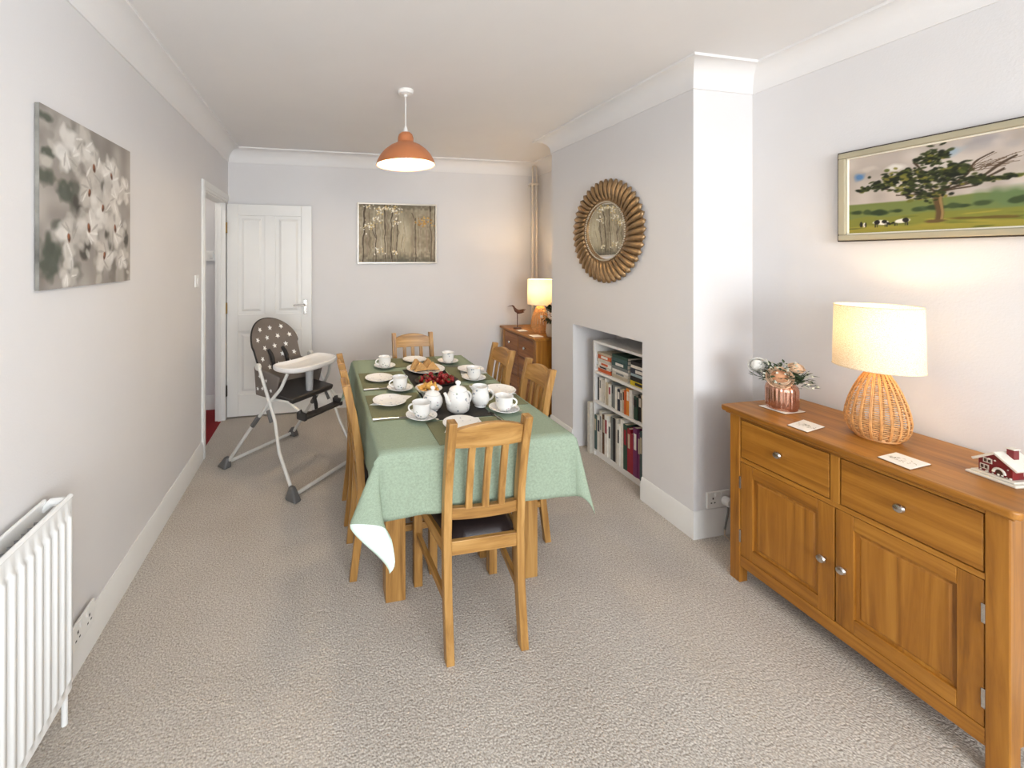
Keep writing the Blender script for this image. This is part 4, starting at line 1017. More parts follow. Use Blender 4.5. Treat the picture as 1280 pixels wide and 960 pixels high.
# sandwiches
sp_ = MB().lathe([(.070, 0), (.076, .003), (.10, .012), (.122, .018), (.1215, .020), (.098, .015), (.070, .006), (.001, .006)], n=56).build('serving_plate', china, smooth=50)
sp_.location = (.640, 2.500, ZT + .0036); tag(sp_, 'large white serving plate under the sandwiches', 'plate')
bread = plain('brown_bread', rgb(196, 152, 96), .9, bump=.6, bscale=300, var=.15, vscale=60); crust = plain('filling', rgb(214, 186, 128), .9, var=.2, vscale=80)
def sandwich(label, x, y, ang, tilt):
    t = thing('sandwich', label, 'sandwich', (x, y, ZT + .0185), R(ang), 'sandwich triangles')
    tri = [(-.047, 0), (.047, 0), (0, .052)]
    for k, (a, b, mt, nm) in enumerate(((0, .011, bread, 'bread_slice'), (.011, .017, crust, 'filling'), (.017, .028, bread, 'bread_slice'))):
        m = MB(); m.prism(tri if nm != 'filling' else [(p * .96, q * .96 + .001) for p, q in tri], a, b, 'y'); m.xform(Matrix.Rotation(R(tilt), 4, 'X')); m.build(nm, mt, t, .0015, smooth=0)
sl = ['front left', 'second from the left', 'middle', 'second from the right', 'front right', 'back']
for i, (dx, dy, a) in enumerate(((-.052, .000, 24), (-.034, -.044, 20), (.020, .012, -12), (.036, -.040, -14), (.030, .056, -12), (-.040, .046, 22))):
    sandwich('brown bread sandwich triangle, %s on the serving plate' % sl[i], .640 + dx, 2.500 + dy, a, -12)

# strawberries on a dark platter
slate = plain('dark_wood_platter', rgb(52, 32, 28), .5)
o = MB().lathe([(.09, 0), (.105, .004), (.118, .012), (.116, .014), (.104, .008), (.001, .006)], n=48, sx=1.1, sy=.82).build('fruit_platter', slate, smooth=50); o.location = (.645, 2.262, ZT + .0036); tag(o, 'dark oval platter holding the strawberries', 'platter')
berry = plain('strawberry_red', rgb(140, 20, 24), .3, bump=.6, bscale=260, var=.55, vscale=40); leafg = plain('leaf_green', rgb(70, 92, 42), .6, var=.3, vscale=40)
rb = random.Random(4); nb = 0
for ring, cnt, zz in ((.084, 12, .022), (.050, 7, .024), (.015, 2, .026), (.040, 4, .042)):
    for k in range(cnt):
        a = 2 * math.pi * k / cnt + ring * 20
        t = thing('strawberry', 'ripe red strawberry in the pile on the dark platter', 'strawberry', (.645 + 1.1 * ring * math.cos(a), 2.262 + .85 * ring * math.sin(a), ZT + zz), 0, 'strawberries on the platter')
        t.rotation_euler = (rb.uniform(-1.2, 1.2), rb.uniform(-1.2, 1.2), rb.uniform(0, 6))
        if nb == 0:
            b0 = MB().lathe([(.0005, -.018), (.006, -.015), (.0125, -.004), (.0145, .006), (.010, .013), (.001, .015)], n=14).build('fruit', berry, t)
            lm = MB()
            for q in range(6):
                c, s_ = math.cos(q * 1.047), math.sin(q * 1.047); lm.add([(0, 0, .0155), (c * .006 - s_ * .003, s_ * .006 + c * .003, .0165), (c * .012, s_ * .012, .0145), (c * .006 + s_ * .003, s_ * .006 - c * .003, .0165)], [(0, 1, 2, 3)])
            l0 = lm.build('calyx', leafg, t, fix=False)
        else:
            for src in (b0, l0): q = src.copy(); C.objects.link(q); q.parent = t
        nb += 1
# bowl of snacks
fb = MB().lathe([(.030, 0), (.034, .002), (.034, .006), (.050, .022), (.066, .036), (.071, .044), (.069, .045), (.048, .026), (.001, .010)], n=44).build('snack_bowl', china, smooth=50); fb.location = (.540, 2.045, ZT + .0036); tag(fb, 'white floral bowl holding golden potato crisps behind the sugar bowl', 'bowl')
gold_c = plain('golden_crisp', rgb(232, 178, 92), .6, var=.3, vscale=60)
cv = []; cf = []
for i in range(7):
    for j in range(7):
        u = -1 + i / 3; v = -1 + j / 3; r = max(abs(u), abs(v)); rr = math.hypot(u, v) or 1; q = r / rr
        cv.append((u * q * .020, v * q * .015, .010 * (u * q) ** 2 - .005 * (v * q) ** 2))
for i in range(6):
    for j in range(6): cf.append((i * 7 + j, (i + 1) * 7 + j, (i + 1) * 7 + j + 1, i * 7 + j + 1))
c0 = None
for k in range(20):
    a = k * 2.4; r = .0105 * math.sqrt(k)
    if c0 is None:
        c0 = MB().add(cv, cf).build('potato_crisp', gold_c, None, smooth=70, fix=False); md = c0.modifiers.new('thick', 'SOLIDIFY'); md.thickness = .0016; o = c0
    else: o = c0.copy(); C.objects.link(o)
    o.location = (.540 + r * math.cos(a), 2.045 + r * math.sin(a), ZT + .040 + .014 * (1 - r / .05) + .004 * (k % 3)); o.rotation_euler = (rb.uniform(-.7, .7), rb.uniform(-.7, .7), rb.uniform(0, 6))
    tag(o, 'golden curved crisp heaped in the white floral bowl', 'crisp', 'crisps in the bowl')
bun = plain('baked_bun', rgb(206, 150, 76), .6, bump=.3, var=.2, vscale=40)
o = MB().lathe([(.018, 0), (.024, .006), (.025, .014), (.018, .024), (.006, .028), (.0005, .0285)], n=24).build('bread_bun', bun); o.location = (.715, 2.000, ZT + .0036); tag(o, 'small golden bun behind the teapot and milk jug', 'bun')

# ------------------------------------------------------------------ high chair
def high_chair():
    t = thing('high_chair', 'grey folding high chair with white star fabric and white tray beside the door', 'high chair', (-.215, 3.037, 0), R(45))
    tube_w = plain('pale_grey_tube', rgb(214, 212, 206), .3, .2); foot = plain('grey_foot', rgb(92, 90, 88), .5); fab = plain('grey_fabric', rgb(112, 102, 94), .9, bump=.3, bscale=500, var=.1)
    dark = plain('charcoal_plastic', rgb(52, 48, 46), .5); tray_m = plain('white_tray', rgb(236, 232, 228), .3, var=.01); piping = plain('black_piping', rgb(36, 32, 30), .7); star_m = plain('white_star', rgb(240, 238, 232), .8)
    r = .0115
    for s in (-1, 1):
        MB().tube([(s * .295, -.34, .03), (s * .285, -.20, .24), (s * .262, -.13, .42), (s * .240, .07, .745)], r, 10).build('front_leg', tube_w, t)
        MB().tube([(s * .295, .34, .03), (s * .272, .10, .33), (s * .250, -.06, .52), (s * .222, -.14, .62), (s * .20, -.18, .722)], r, 10).build('rear_leg', tube_w, t)
        MB().tube([(s * .266, -.105, .405), (s * .262, -.065, .475)], .0165, 10).build('pivot_sleeve', foot, t)
        MB().tube([(s * .271, .09, .34), (s * .264, .03, .415)], .0165, 10).build('pivot_sleeve', foot, t)
        for e in (-1, 1):
            m = MB(); m.hexa([(s * .31 - .03, e * .36 - .05 * 1, 0), (s * .31 + .03, e * .36 - .05, 0), (s * .31 + .03, e * .36 + .05, 0), (s * .31 - .03, e * .36 + .05, 0)],
                             [(s * .298 - .016, e * .335 - .018, .075), (s * .298 + .016, e * .335 - .018, .075), (s * .298 + .016, e * .335 + .018, .075), (s * .298 - .016, e * .335 + .018, .075)])
            m.build('foot', foot, t, .012, smooth=40, seg=3)
        # hub at the back hinge and footrest arm
        MB().lathe([(.024, -.012), (.024, .012)], n=20).xform(Matrix.Translation((s * .238, .075, .735)) @ Matrix.Rotation(R(90), 4, 'Y')).build('hub', tube_w, t, .004)
        MB().tube([(s * .215, -.06, .53), (s * .195, -.18, .53), (s * .17, -.26, .48), (s * .165, -.275, .455)], .009, 8).build('footrest_arm', tube_w, t)
        MB().tube([(s * .17, -.26, .485), (s * .165, -.275, .455)], .0145, 8).build('arm_sleeve', dark, t)
    MB().tube([(-.29, -.355, .025), (.29, -.355, .025)], r, 10).build('front_floor_bar', tube_w, t)
    MB().tube([(-.29, .355, .025), (.29, .355, .025)], r, 10).build('rear_floor_bar', tube_w, t)
    m = MB(); m.hexa([(-.165, -.31, .425), (.165, -.31, .425), (.165, -.25, .415), (-.165, -.25, .415)], [(-.165, -.315, .445), (.165, -.315, .445), (.165, -.245, .445), (-.165, -.245, .445)]); m.build('footrest', dark, t, .01, smooth=40, seg=3)
    for s in (-1, 1): box_obj('footrest_side', dark, t, s * .168 - .014, -.32, .425, s * .168 + .014, -.24, .475, .008)
    # padded back: rounded outline leaning backwards
    z0, z1, hw = .56, 1.02, .205
    def S(u, v, off=0):
        z = z0 + (z1 - z0) * v; y = .105 + .20 * v - .055 * u * u
        n = Vector((.25 * u, -.95, .36)).normalized()
        return Vector((u * hw, y, z)) + n * off
    def hwv(v): return 1.0 - .12 * (1 - v) if v < .62 else math.sqrt(max(0, 1 - ((v - .62) / .38) ** 2))
    NV, NU = 22, 14; vs = []; fs = []
    for side, off0 in ((0, 0), (1, -.035)):
        for j in range(NV + 1):
            v = min(.99995, 1 - (1 - j / NV) ** 1.9)
            for i in range(NU + 1):
                u = (-1 + 2 * i / NU); q = .012 * (1 - abs(u) ** 4) * (1 - abs(2 * v - 1) ** 4)
                vs.append(S(u * hwv(v), v, off0 + (q if side == 0 else 0)))
    n = NU + 1; o2 = (NV + 1) * n
    for j in range(NV):
        for i in range(NU):
            a = j * n + i; fs.append((a, a + 1, a + n + 1, a + n)); fs.append((o2 + a, o2 + a + n, o2 + a + n + 1, o2 + a + 1))
        for i in (0, NU): a = j * n + i; fs.append((a, a + n, o2 + a + n, o2 + a))
    for i in range(NU): fs.append((i, i + 1, o2 + i + 1, o2 + i))
    MB().add(vs, fs).build('backrest', fab, t, smooth=60)
    ev = [1 - (1 - k / 30) ** 1.9 for k in range(31)]
    edge = [S(-hwv(v), v, -.01) for v in ev] + [S(hwv(v), v, -.01) for v in ev[-2::-1]]
    MB().tube(edge, .008, 8).build('piping', piping, t)
    st = MB(); rs = random.Random(3)
    def star(f, cu, cv, R_, rot):
        pts = []
        for k in range(10):
            a = rot + k * math.pi / 5; q = R_ if k % 2 == 0 else R_ * .45; pts.append(f(cu + q * math.cos(a) / hw, cv + q * math.sin(a) / (z1 - z0)))
        c = f(cu, cv); st.add([c] + pts, [(0, k + 1, (k + 1) % 10 + 1) for k in range(10)])
    for j in range(6):
        v = .28 + .14 * j
        for i in range(-2, 3):
            u = i * .46 + (.23 if j % 2 else 0)
            if abs(u) < hwv(v) - .12: star(lambda a, b: S(a, b, .0135 * (1 - abs(a / max(.2, hwv(b))) ** 4) + .003), u, v, .020, rs.uniform(0, 1))
    # seat tub
    m = MB(); m.hexa([(-.19, -.21, .515), (.19, -.21, .515), (.19, .13, .525), (-.19, .13, .525)], [(-.20, -.22, .555), (.20, -.22, .555), (.20, .13, .57), (-.20, .13, .57)]); m.build('seat', dark, t, .015, smooth=40, seg=3)
    for s in (-1, 1):
        m = MB(); x0, x1 = s * .205, s * .185
        m.hexa([(x0, -.05, .52), (x1, -.05, .52), (x1, .15, .52), (x0, .15, .52)], [(x0, -.10, .68), (x1, -.10, .68), (x1, .17, .72), (x0, .17, .72)]); m.build('side_wing', fab, t, .008, smooth=40)
    for (y, z) in ((.10, .66), (.03, .64), (.07, .58), (-.02, .58), (.12, .57)):
        f = lambda a, b, y=y, z=z: Vector((-.2085, y - a * hw, z + b * (z1 - z0)))
        star(f, 0, 0, .016, rs.uniform(0, 1))
    st.build('star_print', star_m, t, smooth=0, fix=False)['kind'] = 'stuff'
    # harness
    for s in (-1, 1):
        pts = [S(s * .30, .52 - .07 * k, .014 + .022 * math.sin(k * .8)) for k in range(5)]
        MB().tube(pts, [.013, .015, .015, .013, .011], 8).build('harness_pad', piping, t)
    MB().tube([(0, -.215, .53), (.0, -.235, .47), (.01, -.23, .42), (.02, -.225, .40)], [.012, .014, .012, .008], 6).build('crotch_strap', piping, t)
    grey_post = plain('grey_post', rgb(178, 178, 178), .4); MB().lathe([(.022, .545), (.026, .60), (.028, .725)], (0, -.17, 0), 20).build('crotch_post', grey_post, t)
    # tray
    out = []
    for k in range(40):
        a = 2 * math.pi * k / 40; c, s_ = math.cos(a), math.sin(a)
        x = .235 * math.copysign(abs(c) ** .75, c); y = -.13 + .155 * math.copysign(abs(s_) ** .75, s_)
        if s_ > 0: y -= .075 * s_ * (1 - (x / .235) ** 2)
        out.append((x, y))
    rows = [(.80, .722), (.95, .726), (1.0, .738), (1.0, .758), (.965, .762), (.93, .752), (.84, .740), (.001, .740)]
    vs = []; fs = []; cx, cy = 0, -.14
    for q, z in rows: vs += [(cx + (x - cx) * q, cy + (y - cy) * q, z) for x, y in out]
    for i in range(len(rows) - 1):
        for j in range(40): fs.append((i * 40 + j, i * 40 + (j + 1) % 40, (i + 1) * 40 + (j + 1) % 40, (i + 1) * 40 + j))
    fs.append(tuple(range(40))[::-1])
    MB().add(vs, fs).build('tray', tray_m, t, smooth=50)
high_chair()

# ------------------------------------------------------------------ bookcase and books in the niche
BX = 2.0
def bookcase():
    t = thing('bookcase', 'low white bookcase inside the fireplace niche', 'bookcase')
    y0, y1 = 2.142, 2.705; bx = 2.29
    box_obj('side_panel', gloss_white, t, BX, y0, 0.0, bx, y0 + .018, .862); box_obj('side_panel', gloss_white, t, BX, y1 - .018, 0, bx, y1, .862)
    for n_, z in (('top_panel', .844), ('shelf', .618), ('shelf', .398), ('bottom_shelf', .035)): box_obj(n_, gloss_white, t, BX, y0 + .018, z, bx, y1 - .018, z + .018, .001)
    box_obj('plinth', gloss_white, t, BX + .01, y0 + .018, 0, BX + .025, y1 - .018, .035, 0)
    box_obj('back_panel', gloss_white, t, bx, y0, 0.01, bx + .006, y1, .862, 0)
bookcase()
page_mat = plain('book_pages', rgb(226, 216, 196), .9, var=.08, vscale=300)
bmats = {}
def bmat(c):
    if c not in bmats: bmats[c] = plain('book_cover_%d' % len(bmats), rgb(*c), .45, var=.08, vscale=40)
    return bmats[c]
def book(label, corner, th, ht, dp, col, flat=False, band=None, lean=0, grp=''):
    """spine faces -x; corner = near-left-low corner with x at the spine; th along y (or z when flat)"""
    t = thing('book', label, 'book', corner, 0, grp); b = .0022
    if flat:   # ht along y, th along z
        m = MB(); m.box(0, 0, 0, dp, ht, b); m.box(0, 0, th - b, dp, ht, th); m.box(0, 0, b, b * 1.5, ht, th - b); m.build('cover', bmat(col), t, 0, smooth=0)
        MB().box(b * 1.6, .003, b, dp - .004, ht - .003, th - b).build('pages', page_mat, t, 0, smooth=0)
        if band: MB().box(-.0004, ht * .25, th * .2, .0002, ht * .75, th * .8).build('spine_title', bmat(band), t, 0, smooth=0)
    else:
        m = MB(); m.box(0, 0, 0, dp, b, ht); m.box(0, th - b, 0, dp, th, ht); m.box(0, b, 0, b * 1.5, th - b, ht); m.build('cover', bmat(col), t, 0, smooth=0)
        MB().box(b * 1.6, b, .003, dp - .004, th - b, ht - .003).build('pages', page_mat, t, 0, smooth=0)
        if band: MB().box(-.0004, th * .2, ht * .55, .0002, th * .8, ht * .88).build('spine_title', bmat(band), t, 0, smooth=0)
        if lean: t.rotation_euler = (lean, 0, 0)
cname = {(232, 228, 218): 'white', (204, 92, 40): 'orange', (190, 176, 150): 'beige', (60, 86, 84): 'teal', (40, 46, 60): 'navy', (150, 26, 44): 'crimson', (110, 40, 90): 'purple', (46, 70, 90): 'blue', (90, 60, 36): 'brown', (214, 190, 40): 'yellow', (34, 32, 34): 'black', (120, 124, 122): 'grey', (44, 72, 58): 'dark green', (222, 140, 50): 'amber', (206, 200, 188): 'cream', (170, 190, 196): 'pale blue'}
CN = {v: k for k, v in cname.items()}
def W_(s): return CN[s]
ordn = ['first', 'second', 'third', 'fourth', 'fifth', 'sixth', 'seventh', 'eighth', 'ninth', 'tenth', 'eleventh', 'twelfth', 'thirteenth', 'fourteenth', 'fifteenth', 'sixteenth', 'seventeenth', 'eighteenth', 'nineteenth', 'twentieth', 'twenty-first', 'twenty-second']
rk = random.Random(11)
def row(cols, ystart, yend, z, hmin, hmax, shelf, x=BX + .012, dmax=.2):
    ths = [rk.uniform(.7, 1.3) for _ in cols]; k = (ystart - yend) / sum(ths); y = ystart
    for i, (c, th) in enumerate(zip(cols, ths)):
        w_ = th * k; h = rk.uniform(hmin, hmax); y -= w_
        bd = None
        if rk.random() < .6: bd = W_(rk.choice(['white', 'black', 'beige', 'crimson', 'cream'])) if c not in ('white', 'cream') else W_(rk.choice(['black', 'grey', 'crimson', 'navy']))
        book('%s spined book, %s from the left on the %s' % (c, ordn[i], shelf), (x + rk.uniform(0, .012), y + .0006, z), w_ - .0012, h, rk.uniform(.14, dmax), W_(c), band=bd, grp='upright books on the ' + shelf)
row(['black', 'white', 'cream', 'white', 'beige', 'white', 'grey', 'grey', 'white', 'navy', 'cream', 'beige', 'orange', 'amber', 'white', 'cream', 'dark green', 'black', 'beige', 'black', 'brown', 'crimson'], 2.684, 2.163, .4165, .15, .185, 'middle shelf')
row(['teal', 'white', 'cream', 'brown', 'white', 'white', 'grey', 'black', 'cream', 'white', 'white', 'dark green', 'crimson', 'crimson', 'purple', 'purple', 'teal', 'navy', 'blue'], 2.684, 2.163, .0535, .25, .325, 'bottom shelf', BX - .012, .24)
def stack(items, y, ht, label, x=BX + .012):
    z = .6365
    for i, (c, th, b_) in enumerate(items):
        book('%s book, %s from the bottom of %s' % (c, ordn[i], label), (x + rk.uniform(0, .01), y + rk.uniform(0, .006), z), th, ht, .15, W_(c), True, W_(b_) if b_ else None, 0, 'flat books on the top shelf'); z += th + .0006
stack([('orange', .028, None), ('cream', .018, 'black'), ('white', .026, 'orange'), ('cream', .022, None), ('orange', .030, 'white'), ('beige', .016, None)], 2.535, .14, 'the left stack on the top shelf')
stack([('beige', .024, None), ('cream', .020, 'grey'), ('white', .018, None), ('grey', .022, None), ('teal', .030, 'white'), ('teal', .026, None), ('dark green', .020, None)], 2.37, .15, 'the middle stack on the top shelf')
stack([('yellow', .030, 'black'), ('black', .028, None), ('pale blue', .020, None), ('navy', .034, 'white'), ('white', .02, None), ('black', .026, None)], 2.17, .17, 'the right stack on the top shelf')
book('tall white book standing on the carpet left of the bookcase', (BX - .02, 2.715, .0), .030, .385, .25, W_('cream'), grp='')
book('tall grey folder standing on the carpet left of the bookcase', (BX + .03, 2.748, .0), .022, .36, .25, W_('grey'), grp='')

# ------------------------------------------------------------------ small things on the sideboard
ZS = .795
cork = plain('coaster_white', rgb(238, 234, 228), .4, var=.02); corkb = plain('coaster_base', rgb(120, 84, 50), .8); motif = plain('coaster_motif', rgb(168, 164, 146), .6, var=.5, vscale=90)
def coaster(label, pts, z, motif_on=True):
    t = thing('coaster', label, 'coaster', (0, 0, z), 0, 'white coasters')
    cx = sum(p[0] for p in pts) / 4; cy = sum(p[1] for p in pts) / 4
    MB().prism(pts, .0003, .003).build('base', corkb, t, 0, smooth=0)
    MB().prism([(cx + (x - cx) * .985, cy + (y - cy) * .985) for x, y in pts], .003, .005).build('face', cork, t, .0008, smooth=0)
    if motif_on:
        m = MB(); rr = random.Random(int(cx * 1000))
        for k in range(26):
            a = rr.uniform(0, 6.3); q = .032 * math.sqrt(rr.random()); x = cx + q * math.cos(a) * .7; y = cy + q * math.sin(a); b = rr.uniform(0, 3.1); l = rr.uniform(.004, .010); w_ = .0016
            m.add([(x - l * math.cos(b), y - l * math.sin(b), .0053), (x + w_ * math.sin(b), y - w_ * math.cos(b), .0053), (x + l * math.cos(b), y + l * math.sin(b), .0053), (x - w_ * math.sin(b), y + w_ * math.cos(b), .0053)], [(0, 1, 2, 3)])
        m.build('printed_motif', motif, t, 0, smooth=0, fix=False)['kind'] = 'stuff'
coaster('white printed coaster between the vase and the lamp', [(1.862, 1.302), (1.862, 1.232), (1.990, 1.255), (1.990, 1.330)], ZS)
coaster('white printed coaster between the lamp and the cottage ornament', [(1.868, 1.030), (1.860, .946), (1.975, .955), (1.975, 1.040)], ZS)
coaster('white coaster under the copper vase', [(1.975, 1.50), (1.985, 1.395), (2.10, 1.395), (2.09, 1.50)], ZS, False)

def flower_vase():
    t = thing('flower_vase', 'ribbed rose copper jar of artificial roses on the large sideboard', 'vase', (2.040, 1.448, ZS + .0055))
    cop, nt, b = newmat('mirrored_copper_glass'); setp(b, Base_Color=rgb(190, 126, 98), Metallic=.85, Roughness=.12)
    n = nt.nodes.new('ShaderNodeTexNoise'); n.inputs['Scale'].default_value = 30; rr = nt.nodes.new('ShaderNodeValToRGB'); rr.color_ramp.elements[0].color = rgb(150, 92, 70); rr.color_ramp.elements[1].color = rgb(222, 178, 154)
    nt.links.new(n.outputs[0], rr.inputs[0]); nt.links.new(rr.outputs[0], b.inputs['Base Color'])
    MB().lathe([(.050, 0), (.055, .004), (.057, .020), (.057, .088), (.054, .104), (.047, .113), (.046, .122), (.044, .122), (.043, .110), (.001, .105)], n=144, rfun=lambda a, z: 1 + .022 * math.cos(24 * a) * (.01 < z < .108)).build('jar', cop, t, smooth=60)
    peach = plain('peach_petal', rgb(236, 204, 172), .8, var=.06, vscale=40); deep = plain('deep_peach_petal', rgb(214, 156, 116), .8, var=.1, vscale=40); whitep = plain('white_petal', rgb(236, 234, 228), .8, var=.03); leaf = plain('dusty_leaf', rgb(62, 84, 54), .7, var=.3, vscale=50); pale = plain('pale_sprig', rgb(216, 216, 200), .8)
    def rose(name, c, R_, axis, mats, layers, label=None):
        # overlapping cupped petals, each a patch of a shell opening towards the axis
        m = MB(); q = Vector((0, 0, 1)).rotation_difference(Vector(axis)).to_matrix().to_4x4()
        T = Matrix.Translation(c) @ q; rp = random.Random(int(R_ * 1e4))
        for li in range(layers):
            f_ = 1 - li / layers; n = 5 if li < 2 else (4 if li < 4 else 3)
            rad = R_ * (.42 + .58 * f_); top = R(6 + 80 * f_)
            for k in range(n):
                a0 = 2 * math.pi * k / n + li * .8 + rp.uniform(-.1, .1); hw_ = math.pi / n * 1.25; KU, KV = 8, 6; vs = []; fs = []
                for i in range(KV + 1):
                    th_ = R(150) + (top - R(150)) * i / KV
                    for j in range(KU + 1):
                        u = -1 + 2 * j / KU; ph = a0 + u * hw_ * (1 if i > 0 else .9)
                        tt = th_ + (.22 * u * u if i == KV else .1 * u * u * i / KV); rr_ = rad * (1 + .035 * u + (.07 if i == KV else 0))
                        vs.append(T @ Vector((rr_ * math.sin(tt) * math.cos(ph), rr_ * math.sin(tt) * math.sin(ph), .8 * rr_ * math.cos(tt) + R_ * .10 * (1 - f_))))
                for i in range(KV):
                    for j in range(KU): e_ = i * (KU + 1) + j; fs.append((e_, e_ + 1, e_ + KU + 2, e_ + KU + 1))
                m.add(vs, fs, 0 if f_ > .45 else 1)
        c0_ = len(m.v); m.ball((0, 0, 0), R_ * .55, 14, 1, sz=1.0); m.xform(T @ Matrix.Translation((0, 0, R_ * .12)), c0_)
        o = m.build(name, mats, t, smooth=70, fix=False); md = o.modifiers.new('thick', 'SOLIDIFY'); md.thickness = .0008
        if label: o['label'] = label
    rose('rose', Vector((-.040, -.020, .148)), .046, (-.72, -.52, .46), [peach, deep], 7, 'large open peach rose')
    rose('rose', Vector((-.035, .080, .180)), .036, (-.75, -.2, .6), [whitep, whitep], 5, 'white rose bud')
    rose('rose', Vector((.02, -.045, .195)), .028, (-.2, -.4, .9), [peach, peach], 4, 'small pale peach rose')
    rl = random.Random(8); m = MB()
    def leafm(p, d, L, w_):
        d = Vector(d).normalized(); s_ = d.cross(Vector((0, 0, 1))); s_ = s_.normalized() if s_.length > .01 else Vector((1, 0, 0)); up = s_.cross(d)
        m.add([p, p + d * L * .45 + s_ * w_ + up * .002, p + d * L, p + d * L * .45 - s_ * w_ + up * .002], [(0, 1, 2, 3)])
    for k in range(330):
        a = rl.uniform(0, 6.3); el = rl.uniform(-.15, 1.1); rr_ = rl.uniform(.045, .105)
        p = Vector((.7 * rr_ * math.cos(a) * math.cos(el), 1.1 * rr_ * math.sin(a) * math.cos(el), .130 + .78 * rr_ * math.sin(el)))
        leafm(p, (math.cos(a) + rl.uniform(-.5, .5), math.sin(a) + rl.uniform(-.5, .5), rl.uniform(-.2, .8)), rl.uniform(.018, .036), rl.uniform(.004, .009))
    m.build('foliage', leaf, t, smooth=0, fix=False)['kind'] = 'stuff'
    m = MB()
    for k in range(12):
        a = rl.uniform(0, 6.3); m.tube([(0, 0, .09), (.03 * math.cos(a), .04 * math.sin(a), .13), (.05 * math.cos(a), .085 * math.sin(a), .16 + .03 * rl.random())], .0012, 5)
    m.build('stems', leaf, t)
    m = MB()
    for k in range(60):
        a = rl.uniform(0, 6.3); el = rl.uniform(0, 1.2); rr_ = rl.uniform(.085, .118)
        p = (.7 * rr_ * math.cos(a) * math.cos(el), 1.15 * rr_ * math.sin(a) * math.cos(el), .130 + .78 * rr_ * math.sin(el)); m.ball(p, rl.uniform(.003, .0055), 6)
    for a, b in (((-.02, .04, .19), (-.025, .05, .215)), ((0, -.09, .16), (-.01, -.125, .19)), ((-.02, -.1, .13), (-.03, -.135, .125))): m.tube([a, b], [.003, .001], 6)
    m.build('blossom_sprigs', pale, t)['kind'] = 'stuff'
flower_vase()

def cottage():
    t = thing('cottage_ornament', 'dark red ceramic cottage ornament with snowy roof on a white base', 'ornament', (2.088, .852, ZS), R(-6)); t.scale = (.82, .82, .82)
    red = plain('dark_red_glaze', rgb(112, 24, 30), .3, var=.15, vscale=40); snow = plain('snow_glaze', rgb(212, 205, 192), .35, var=.05, vscale=50); dark = plain('dark_pane', rgb(66, 44, 36), .3); green = plain('holly', rgb(70, 84, 54), .5)
    # local: gable front faces -x, side faces -y
    MB().prism([(-.078, -.066), (.07, -.066), (.07, .062), (-.078, .062)], 0, .010).build('base_tray', snow, t, .004, smooth=0)
    MB().prism([(-.066, -.056), (.06, -.056), (.06, .054), (-.066, .054)], .010, .017).build('base_step', snow, t, .003, smooth=0)
    MB().prism([(-.042, .017), (.042, .017), (.042, .062), (0, .096), (-.042, .062)], -.048, .048, 'x').build('walls', red, t, .001, smooth=0)
    for s in (-1, 1):
        m = MB(); m.hexa([(-.056, 0, .094), (.056, 0, .094), (.056, s * .054, .050), (-.056, s * .054, .050)], [(-.056, 0, .104), (.056, 0, .104), (.056, s * .058, .058), (-.056, s * .058, .058)]); m.build('roof_slope', snow, t, .002, smooth=0)
    c = MB().box(-.012, -.026, .080, .012, -.008, .118).build('chimney', red, t, .001, smooth=0); MB().box(-.014, -.028, .118, .014, -.006, .123).build('chimney_snow', snow, c, .001, smooth=0)
    for (y, z) in ((.018, .062), (.026, .036)):
        w_ = MB().box(-.0505, y - .011, z - .009, -.048, y + .011, z + .009).build('window', snow, t, 0, smooth=0)
        for q in (-.005, .005): MB().box(-.0512, y + q - .0036, z - .006, -.0500, y + q + .0036, z + .006).build('pane', dark, w_, 0, smooth=0)
    w_ = MB().box(.0, -.0445, .030, .028, -.042, .054).build('window', snow, t, 0, smooth=0)
    for q in (.007, .021): MB().box(q - .0045, -.0452, .034, q + .0045, -.044, .050).build('pane', dark, w_, 0, smooth=0)
    d = MB().box(-.0505, -.020, .017, -.048, -.004, .040).build('door', dark, t, 0, smooth=0)
    MB().tube([(-.053, -.012 + .014 * math.cos(a * math.pi / 10), .028 + .018 * math.sin(a * math.pi / 10)) for a in range(11)], .004, 8).build('porch_arch', snow, t)
    m = MB(); rr = random.Random(1)
    for k in range(14): m.ball((-.050, rr.uniform(-.04, .04), rr.choice([.02, .022, .05, .07])), rr.uniform(.002, .004), 6)
    m.build('snow_trim', snow, t)['kind'] = 'stuff'
cottage()

# ------------------------------------------------------------------ small things on the far chest
ZC = .772
def bird():
    t = thing('bird_ornament', 'brown wading bird ornament on a thin stand on the far drawer chest', 'ornament', (1.905, 3.74, ZC))
    bm_ = plain('bronze_bird', rgb(96, 62, 48), .45, .3)
    MB().lathe([(.040, 0), (.042, .006), (.036, .012), (.001, .012)], n=24).build('base', bm_, t)
    MB().tube([(0, 0, .01), (0, 0, .165)], .0045, 8).build('stand', bm_, t)
    MB().tube([(.075, 0, .166), (.045, 0, .164), (.015, 0, .168), (-.015, 0, .184), (-.032, 0, .208), (-.042, 0, .226), (-.055, 0, .232)], [.003, .012, .021, .018, .010, .009, .008], 12).build('body', bm_, t)
    MB().tube([(-.058, 0, .232), (-.085, 0, .229), (-.105, 0, .222)], [.005, .003, .001], 8).build('beak', bm_, t)
    MB().add([(.01, -.02, .185), (.09, -.016, .195), (.04, -.021, .165)], [(0, 1, 2)]).add([(.01, .02, .185), (.09, .016, .195), (.04, .021, .165)], [(0, 2, 1)]).build('wings', bm_, t, smooth=0, fix=False)
bird()
coaster('white coaster near the bird ornament on the far chest', [(1.845, 3.665), (1.845, 3.575), (1.935, 3.575), (1.935, 3.665)], ZC, False)
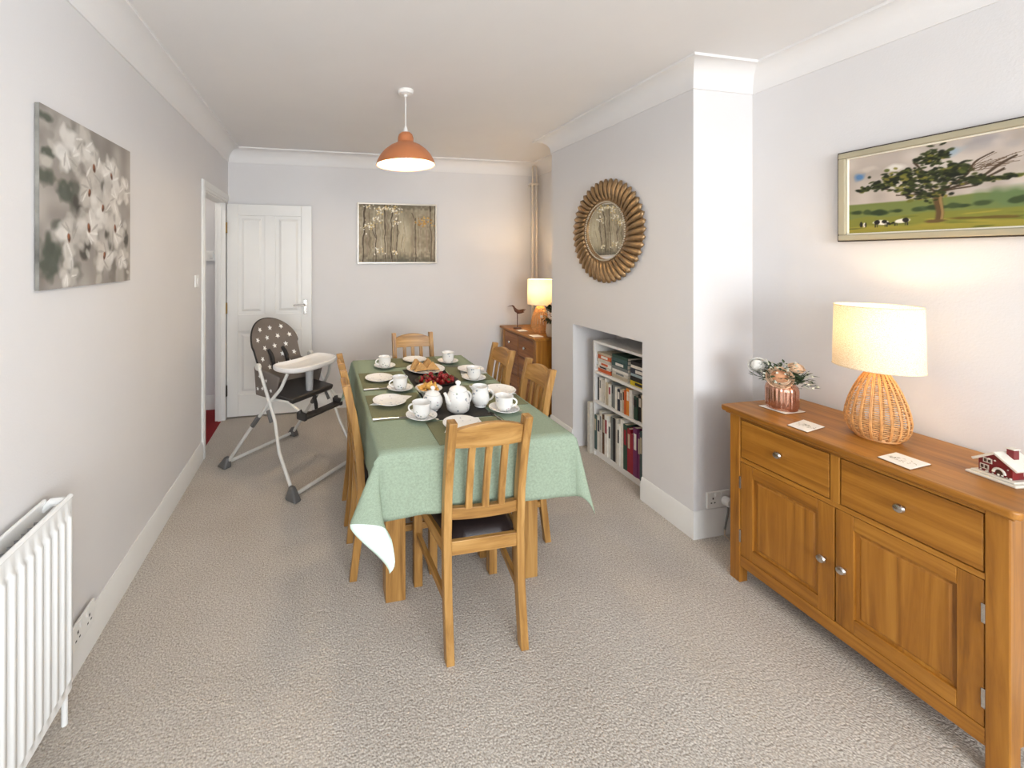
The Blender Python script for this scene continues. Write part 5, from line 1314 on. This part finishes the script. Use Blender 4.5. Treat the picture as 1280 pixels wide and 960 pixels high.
coaster('white coaster at the near front of the far chest', [(1.835, 3.395), (1.835, 3.295), (1.935, 3.295), (1.935, 3.395)], ZC, False)
def pot_plant():
    t = thing('flower_vase', 'small vase of dark leaves and pale blossom beside the far lamp', 'vase', (2.015, 3.315, ZC))
    cv_ = plain('stone_vase', rgb(190, 176, 160), .5); dl = plain('dark_leaf', rgb(38, 52, 34), .6, var=.3, vscale=40); pb = plain('pale_blossom', rgb(214, 196, 184), .8)
    MB().lathe([(.030, 0), (.034, .004), (.044, .05), (.036, .10), (.030, .12), (.028, .12), (.001, .11)], n=28).build('vase_body', cv_, t)
    r = random.Random(6); m = MB()
    for k in range(170):
        d = Vector((r.gauss(0, 1), r.gauss(0, 1), r.gauss(.2, 1))).normalized(); p = Vector((0, 0, .20)) + Vector((d.x * .075, d.y * .07, d.z * .085)) * r.uniform(.4, 1)
        s_ = d.cross(Vector((0, 0, 1))); s_ = s_.normalized() if s_.length > .01 else Vector((1, 0, 0)); L = r.uniform(.025, .045)
        m.add([p, p + d * L * .5 + s_ * .010, p + d * L, p + d * L * .5 - s_ * .010], [(0, 1, 2, 3)])
    m.build('foliage', dl, t, smooth=0, fix=False)['kind'] = 'stuff'
    m = MB()
    for k in range(9):
        d = Vector((r.uniform(-1, .2), r.uniform(-1, 0), r.uniform(-.4, 1))).normalized(); m.ball(Vector((0, 0, .20)) + d * .095, r.uniform(.010, .016), 8)
    m.build('blossoms', pb, t)
pot_plant()

# ------------------------------------------------------------------ lamp added out of view to brighten the hallway
hl_ = thing('added_hall_lamp', 'small white ceiling lamp added unseen in the hallway', 'ceiling lamp', (-1.45, 3.4, 0))
MB().lathe([(.09, H - .06), (.11, H - .03), (.10, H)], n=24).build('shade', emis('added_hall_glow', (1, .95, .88, 1), 2), hl_)
l = bpy.data.lights.new('added_hall_light', 'POINT'); l.energy = 5; l.color = (1, .94, .86); l.shadow_soft_size = .1
o = bpy.data.objects.new('added_hall_light', l); C.objects.link(o); o.parent = hl_; o.location = (0, 0, H - .15)
